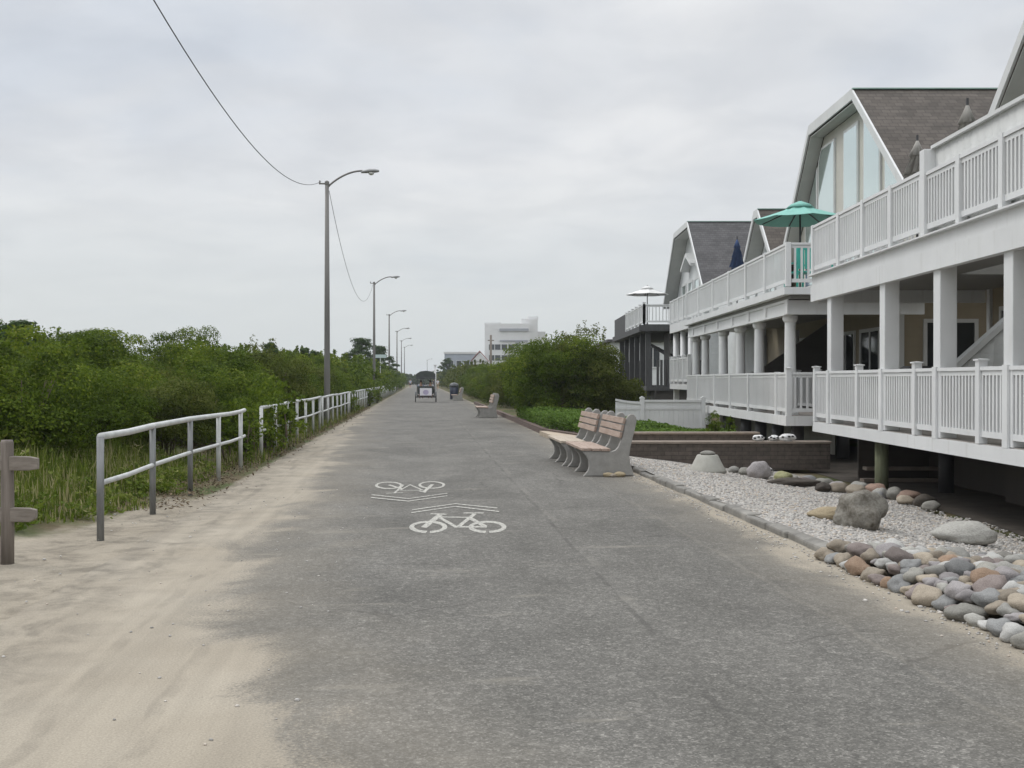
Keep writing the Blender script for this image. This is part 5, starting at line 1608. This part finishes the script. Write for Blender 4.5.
# dead leaf litter and twigs under the rail
C = []; N = []; vr = []
for k in range(9000):
    t = -3.1 + rnd.gauss(0, .22) - abs(rnd.gauss(0, .25)); s = rnd.uniform(13.5, 62)
    p = W(t, s); C.append((p.x, p.y, max(ground_z(p.x, p.y), 0) + rnd.uniform(.005, .09))); N.append((rnd.gauss(0, .5), rnd.gauss(0, .5), 1)); vr.append(rnd.random())
V, F = leaf_arrays(np.array(C), np.array(N), npr.uniform(.03, .09, len(C)), .4)
tag(np_mesh('leaf_litter', V, F, M['dry'], np.array(vr)), 'dry brown leaf litter along the handrail foot', 'leaf litter', kind='stuff')

# ------------------------------------------------------------------ people
def skinned(name, chain, edges, mats, parent, sub=2):
    me = bpy.data.meshes.new(name)
    me.from_pydata([c[0] for c in chain], edges, [])
    me.materials.append(mats)
    o = bpy.data.objects.new(name, me); col.objects.link(o); o.parent = parent
    md = o.modifiers.new('skin', 'SKIN')
    md.use_smooth_shade = True
    for i, c in enumerate(chain):
        sv = me.skin_vertices[0].data[i]; r = c[1]
        sv.radius = r if hasattr(r, '__len__') else (r, r); sv.use_root = (i == 0)
    sb = o.modifiers.new('sub', 'SUBSURF'); sb.levels = sub; sb.render_levels = sub
    return o
def person(loc, rz, label, shirt, shorts, seated=False, group=None, step=.18):
    root = thing('person', loc, label, 'person', group, rz)
    P = {}
    hip = .92 if not seated else .50
    if seated:
        J = [('pelvis', (0, 0, hip), (.15, .11)), ('waist', (0, .02, hip + .2), (.135, .10)), ('chest', (0, .02, hip + .42), (.16, .115)), ('neck', (0, .03, hip + .58), .055), ('jaw', (0, .05, hip + .66), (.065, .075)), ('head', (0, .05, hip + .76), (.078, .092)), ('crown', (0, .045, hip + .83), .06),
             ('shl', (-.19, .02, hip + .50), .062), ('ell', (-.25, .08, hip + .24), .045), ('wrl', (-.20, .30, hip + .22), .032), ('hal', (-.18, .38, hip + .23), .035),
             ('shr', (.19, .02, hip + .50), .062), ('elr', (.25, .08, hip + .24), .045), ('wrr', (.20, .30, hip + .22), .032), ('har', (.18, .38, hip + .23), .035),
             ('hpl', (-.10, .05, hip - .02), .095), ('knl', (-.12, .45, hip), .062), ('anl', (-.12, .52, hip - .40), .042), ('tol', (-.12, .66, hip - .44), .035),
             ('hpr', (.10, .05, hip - .02), .095), ('knr', (.12, .45, hip), .062), ('anr', (.12, .52, hip - .40), .042), ('tor', (.12, .66, hip - .44), .035)]
    else:
        J = [('pelvis', (0, 0, hip), (.15, .11)), ('waist', (0, 0, hip + .2), (.135, .10)), ('chest', (0, 0, hip + .42), (.16, .115)), ('neck', (0, 0, hip + .56), .055), ('jaw', (0, .02, hip + .64), (.065, .075)), ('head', (0, .015, hip + .74), (.078, .092)), ('crown', (0, .01, hip + .81), .06),
             ('shl', (-.19, 0, hip + .49), .062), ('ell', (-.24, -.04, hip + .20), .045), ('wrl', (-.24, .10, hip - .03), .032), ('hal', (-.23, .14, hip - .13), .035),
             ('shr', (.19, 0, hip + .49), .062), ('elr', (.24, -.06, hip + .20), .045), ('wrr', (.24, -.02, hip - .05), .032), ('har', (.23, 0, hip - .15), .035),
             ('hpl', (-.09, 0, hip - .06), .095), ('knl', (-.10, step * .7, .49), .062), ('anl', (-.10, step, .09), .042), ('tol', (-.10, step + .15, .035), .035),
             ('hpr', (.09, 0, hip - .06), .095), ('knr', (.10, -step * .2, .48), .062), ('anr', (.10, -step, .10), .042), ('tor', (.10, -step + .14, .035), .035)]
    ix = {j[0]: i for i, j in enumerate(J)}
    E = [('pelvis', 'waist'), ('waist', 'chest'), ('chest', 'neck'), ('neck', 'jaw'), ('jaw', 'head'), ('head', 'crown')]
    for s_ in 'lr': E += [('chest', 'sh' + s_), ('sh' + s_, 'el' + s_), ('el' + s_, 'wr' + s_), ('wr' + s_, 'ha' + s_), ('pelvis', 'hp' + s_), ('hp' + s_, 'kn' + s_), ('kn' + s_, 'an' + s_), ('an' + s_, 'to' + s_)]
    body = skinned('body', [(j[1], j[2]) for j in J], [(ix[a], ix[b]) for a, b in E], M['skin'], root)
    g = lambda k, e=.018: (J[ix[k]][1], tuple(q + e for q in J[ix[k]][2]) if hasattr(J[ix[k]][2], '__len__') else J[ix[k]][2] + e)
    mid = lambda a, b, u, r: (tuple(Vector(J[ix[a]][1]).lerp(Vector(J[ix[b]][1]), u)), r)
    ch = [g('waist'), g('chest'), g('shl', .02), mid('shl', 'ell', .6, .072), g('shr', .02), mid('shr', 'elr', .6, .072), g('pelvis', .01)]
    skinned('shirt', ch, [(0, 1), (1, 2), (2, 3), (1, 4), (4, 5), (0, 6)], shirt, root)
    ch = [g('pelvis', .016), g('hpl', .016), mid('hpl', 'knl', .85, .09), g('hpr', .016), mid('hpr', 'knr', .85, .09)]
    skinned('shorts', ch, [(0, 1), (1, 2), (0, 3), (3, 4)], shorts, root)
    hp = J[ix['head']][1]; k = Vector(hp)
    mb = MB(); mb.lathe([(.075, -.06), (.098, .0), (.095, .05), (.06, .10), (.01, .118)], (k.x, k.y - .025, k.z + .012), 14); mb.build('hair', M['hair'], root, smooth=True)
    return root

# ------------------------------------------------------------------ four-wheeled pedal carriage
w = W(.42, 78.6)
sy = thing('pedal_surrey', (w.x, w.y, 0), 'four-wheeled pedal carriage with dark canopy and white back panel, driving away', 'pedal carriage', None, PATH_ROT)
mb = MB()
for x in (-.62, .62):
    mb.bar((x, -.7, .45), (x, 1.3, .45), .06, .06); mb.tube([(x, -.62, .45), (x, -.62, 1.75)], .025, 8); mb.tube([(x, .75, .45), (x, .75, 1.78)], .025, 8)
mb.bar((-.62, -.65, .45), (.62, -.65, .45), .06, .06); mb.bar((-.62, 1.25, .45), (.62, 1.25, .45), .06, .06); mb.bar((-.75, -.5, .36), (.75, -.5, .36), .05, .05); mb.bar((-.75, 1.1, .36), (.75, 1.1, .36), .05, .05)
mb.build('frame', M['dark_metal'], sy)
for x, y in ((-.74, -.5), (.74, -.5), (-.74, 1.1), (.74, 1.1)):
    t_ = MB(); n = 20
    t_.tube([(x, y + .34 * math.cos(2 * math.pi * k / n), .36 + .34 * math.sin(2 * math.pi * k / n)) for k in range(n + 1)], .028, 8, False)
    wh = t_.build('wheel', M['rubber'], sy, smooth=True)
    sp_ = MB()
    for k in range(8):
        a = math.pi * k / 8
        sp_.bar((x, y + .33 * math.cos(a), .36 + .33 * math.sin(a)), (x, y - .33 * math.cos(a), .36 - .33 * math.sin(a)), .012, .012)
    sp_.build('spokes', M['galv'], wh)
pn_ = MB(); pn_.box(-.43, .43, -.74, -.70, .48, 1.02); pnl = pn_.build('back_panel', M['panel'], sy, bevel=.01)
mk_ = MB(); mk_.lathe([(.2, 0), (.2, .006), (.001, .006)], (0, 0, 0), 20)
mk_.v = [(x, -.742 - z, .72 + y * .9) for x, y, z in mk_.v]; mk_.build('panel_emblem', M['panel_mark'], pnl)
MB().box(-.58, .58, -.45, .05, .62, .72).build('seat', M['canopy'], sy, bevel=.02)
MB().box(-.58, .58, -.56, -.47, .72, 1.16).build('seat_back', M['canopy'], sy, bevel=.02)
cn = MB()
cn.prism([(-.70, 1.80), (.70, 1.80), (.68, 2.05), (.40, 2.22), (0, 2.27), (-.40, 2.22), (-.68, 2.05)], 'y', -.85, .95)
cano = cn.build('canopy', M['canopy'], sy, bevel=.02)
fr_ = MB()
for k in range(14): fr_.box(-.70 + k * .1, -.615 + k * .1, -.862, -.852, 1.68, 1.85)
fr_.build('fringe', M['lid'], cano)
for x in (-.72, .72):
    f_ = MB(); n = 8
    pts = [(x, -.5 + .42 * math.cos(R(20 + 140 * k / n)), .36 + .42 * math.sin(R(20 + 140 * k / n))) for k in range(n + 1)]
    for a, b in zip(pts, pts[1:]): f_.bar(a, b, .1, .015)
    f_.build('mudguard', M['lid'], sy)
for x, lb, sh_ in ((-.56, 'rider in a pale blue shirt on the left seat of the pedal carriage', M['shirt_blue']), (.52, 'rider in a white shirt on the right seat of the pedal carriage', M['shirt'])):
    q = W(.42 + x * .62, 78.5); person((q.x, q.y, .22), PATH_ROT, lb, sh_, M['shorts'], True, 'riders in the pedal carriage')
q = W(3.1, 190); person((q.x, q.y, 0), PATH_ROT, 'distant walker in a white shirt on the house side of the promenade', M['shirt'], M['shorts_tan'])
q = W(2.5, 197); person((q.x, q.y, 0), PATH_ROT, 'distant walker in a dark shirt beside the one in white', M['shirt_dark'], M['shorts'])
q = W(-1.9, 215); person((q.x, q.y, 0), PATH_ROT + math.pi, 'distant walker in a pale blue shirt near the far handrail', M['shirt_blue'], M['shorts'])

# litter bin
w = W(2.75, 87.5)
r = thing('litter_bin', (w.x, w.y, 0), 'dark navy litter bin with domed lid beside the distant bench', 'bin')
mb = MB(); mb.lathe([(.28, .04), (.33, .08), (.35, 1.02), (.33, 1.04)], (0, 0, 0), 20); mb.build('drum', M['navy'], r, smooth=True)
mb = MB(); mb.lathe([(.38, 1.05), (.39, 1.12), (.33, 1.28), (.18, 1.37), (.02, 1.40)], (0, 0, 0), 20); mb.build('lid', M['lid'], r, smooth=True)
MB().box(-.36, .36, -.36, .36, -.02, .038).build('base_slab', M['concrete'], r)

# small pale sign on a post beside the far handrail
w = W(-3.6, 99)
r = thing('sign_post', (w.x, w.y, 0), 'small pale green sign panel on a slim post beyond the second lamp', 'sign')
MB().tube([(0, 0, -.1), (0, 0, 3.95)], .035, 8).build('post', M['galv'], r, smooth=True)
MB().box(-.55, .55, -.05, -.036, 3.62, 3.92).build('sign_panel', plain('pale_green_sign', (.45, .55, .54), .5, .05, 3), r)

# ------------------------------------------------------------------ far buildings
ht = thing('hotel', (0, 306, 0), 'pale stucco hotel block with stepped roofline beyond the hedge', 'building')
O = ht.location
MB().box(-7.6, 5.0, 300, 330, 0, 17.3).build('wall', M['hotel'], ht, O)
mb = MB(); mb.box(2.6, 7.2, 302, 330, 0, 18.7); mb.box(4.4, 7.4, 304, 328, 18.701, 19.5); mb.box(-7.7, -3, 300.5, 330, 17.301, 17.6); mb.box(7.2, 9.6, 310, 330, 0, 15.5); mb.build('tower_block', M['hotel'], ht, O)
mb = MB(); mb.box(-3.5, 4.6, 299.6, 300, 15.2, 15.9); mb.box(-3.4, 4.4, 299.7, 300, 12.3, 12.7); mb.box(1.0, 2.2, 299.6, 300, 9, 12.2); mb.build('recessed_band', M['hotel_dark'], ht, O)
for x in (-6.4, -4.8, -2.9, -1.0, 2.9):
    for z in (4, 7.0, 10.0): window(ht, O, 'y', 300, x, x + 1.6, z, z + 1.5, 0)
gb = thing('apartment_block', (-14, 285, 0), 'low grey apartment block left of the pale hotel', 'building')
O = gb.location
MB().box(-17.5, -9.3, 280, 300, 0, 8.4).build('wall', M['far_grey'], gb, O)
mb = MB(); mb.box(-17.7, -9.1, 279.8, 300, 8.401, 8.9); mb.build('parapet', M['hotel'], gb, O)
for x in (-16.4, -14.4, -12.4, -10.6):
    for z in (2, 5): window(gb, O, 'y', 280, x, x + 1.2, z, z + 1.6, 0)
rb = thing('cottage', (-8.2, 262, 0), 'small cottage with dull red roof between grey block and hotel', 'building')
O = rb.location
MB().box(-9.4, -6.2, 260, 268, 0, 6.2).build('wall', M['hotel'], rb, O)
mb = MB(); mb.prism([(-9.9, 6.1), (-7.8, 8.4), (-5.7, 6.1), (-5.7, 6.3), (-7.8, 8.7), (-9.9, 6.3)], 'y', 259.5, 268.5); mb.build('roof', M['red_roof'], rb, O)
mb = MB(); mb.prism([(-9.6, 6.2), (-6.0, 6.2), (-7.8, 8.2)], 'y', 259.7, 259.99); mb.build('gable_wall', M['hotel'], rb, O)
window(rb, O, 'y', 260, -8.4, -7.2, 3, 4.4)
for (x, y, h, lb) in ((-2.35, 120, 6.6, 'brown utility pole standing before the pale hotel'), (-9.6, 135, 3.4, 'short pale post rising from the far hedge')):
    r = thing('utility_pole', (x, y, 0), lb, 'pole')
    MB().tube([(0, 0, -.2), (0, 0, h)], [.16, .12], 10).build('pole', M['utility'] if h > 5 else M['hotel'], r, smooth=True)
    if h > 5: MB().bar((-.35, 0, h - .6), (.35, 0, h - .6), .09, .1).build('crossarm', M['utility'], r)
    else: MB().box(-.2, .2, -.2, .2, h, h + .1).build('cap', M['hotel'], r)

# ------------------------------------------------------------------ sea air
hm = NT('sea_haze')
pv = hm.n('ShaderNodeVolumePrincipled'); pv.inputs['Color'].default_value = (.86, .90, .93, 1); pv.inputs['Density'].default_value = .00038; pv.inputs['Anisotropy'].default_value = .2
hm.l(pv.outputs[0], hm.out.inputs['Volume'])
mb = MB(); mb.box(-3100, 3100, -400, 3200, -3, 26)
tag(mb.build('haze', hm.m), 'thin sea haze over the promenade', 'haze', kind='stuff')

# ------------------------------------------------------------------ sky, sun, camera
SUN_EL, SUN_AZ = R(52), R(-62)         # azimuth from +Y, negative towards -X
world = bpy.data.worlds.new('World'); scene.world = world; world.use_nodes = True
nt = world.node_tree; nt.nodes.clear()
def wn(t, **k):
    n = nt.nodes.new(t)
    for a, v in k.items(): setattr(n, a, v)
    return n
out = wn('ShaderNodeOutputWorld'); bg = wn('ShaderNodeBackground')
sky = wn('ShaderNodeTexSky', sky_type='NISHITA'); sky.sun_disc = False; sky.sun_elevation = SUN_EL; sky.sun_rotation = SUN_AZ; sky.dust_density = 3
tc = wn('ShaderNodeTexCoord'); sep = wn('ShaderNodeSeparateXYZ'); nt.links.new(tc.outputs['Generated'], sep.inputs[0])
def wm(op, a, b):
    n = wn('ShaderNodeMath', operation=op)
    for i, v in enumerate((a, b)):
        if hasattr(v, 'is_linked'): nt.links.new(v, n.inputs[i])
        else: n.inputs[i].default_value = v
    return n.outputs[0]
den = wm('ADD', wm('MAXIMUM', sep.outputs[2], 0.0), .16)
cmb = wn('ShaderNodeCombineXYZ'); nt.links.new(wm('DIVIDE', sep.outputs[0], den), cmb.inputs[0]); nt.links.new(wm('DIVIDE', sep.outputs[1], den), cmb.inputs[1])
def wnoise(scale, detail, off):
    mp = wn('ShaderNodeMapping'); mp.inputs['Location'].default_value = off; nt.links.new(cmb.outputs[0], mp.inputs[0])
    n = wn('ShaderNodeTexNoise'); n.inputs['Scale'].default_value = scale; n.inputs['Detail'].default_value = detail; n.inputs['Roughness'].default_value = .52; n.inputs['Distortion'].default_value = .35
    nt.links.new(mp.outputs[0], n.inputs['Vector']); return n.outputs['Fac']
def wramp(fac, stops):
    n = wn('ShaderNodeValToRGB'); cr = n.color_ramp; cr.interpolation = 'EASE'
    while len(cr.elements) < len(stops): cr.elements.new(.5)
    for e, (p, c) in zip(cr.elements, stops): e.position = p; e.color = (*c, 1)
    nt.links.new(fac, n.inputs[0]); return n.outputs[0]
def wmix(f, a, b, blend='MIX'):
    n = wn('ShaderNodeMix', data_type='RGBA', blend_type=blend)
    for i, v in ((0, f), (6, a), (7, b)):
        if hasattr(v, 'is_linked'): nt.links.new(v, n.inputs[i])
        else: n.inputs[i].default_value = v if not hasattr(v, '__len__') else (*v, 1)
    return n.outputs[2]
c1 = wramp(wnoise(1.05, 6, (3.1, 1.3, 0)), [(.28, (5.9, 6.25, 6.75)), (.48, (6.75, 6.9, 7.1)), (.68, (7.5, 7.55, 7.6))])
c2 = wramp(wnoise(3.2, 5, (0, 4.2, 0)), [(.3, (.93, .935, .945)), (.7, (1.05, 1.05, 1.05))])
cloud = wmix(1.0, c1, c2, 'MULTIPLY')
hz = wramp(sep.outputs[2], [(0.0, (1, 1, 1)), (.22, (0, 0, 0))])
cloud = wmix(hz, cloud, (6.3, 6.65, 6.75))
zen = wramp(sep.outputs[2], [(.30, (1, 1, 1)), (.62, (2.3, 2.3, 2.3)), (1.0, (2.7, 2.7, 2.7))])
cloud = wmix(1.0, cloud, zen, 'MULTIPLY')
full = wmix(.92, sky.outputs[0], cloud)
nt.links.new(full, bg.inputs[0]); bg.inputs[1].default_value = .101
nt.links.new(bg.outputs[0], out.inputs[0])

sl = bpy.data.lights.new('sun', 'SUN'); sl.energy = .9; sl.angle = R(22); sl.color = (1, .96, .90)
so = bpy.data.objects.new('sun', sl); col.objects.link(so)
dirv = Vector((math.sin(SUN_AZ) * math.cos(SUN_EL), math.cos(SUN_AZ) * math.cos(SUN_EL), math.sin(SUN_EL)))
so.rotation_euler = (-dirv).to_track_quat('-Z', 'Y').to_euler()

cam = bpy.data.cameras.new('camera'); co = bpy.data.objects.new('camera', cam); col.objects.link(co)
cam.sensor_width = 36; cam.lens = 1080 / 1024 * 36; cam.clip_start = .1; cam.clip_end = 6000
co.location = (0, 0, 1.6); co.rotation_euler = (R(90 - .21), 0, 0)
scene.camera = co
vs = scene.view_settings
vs.view_transform = 'Standard'; vs.look = 'None'; vs.exposure = .14; vs.gamma = 1
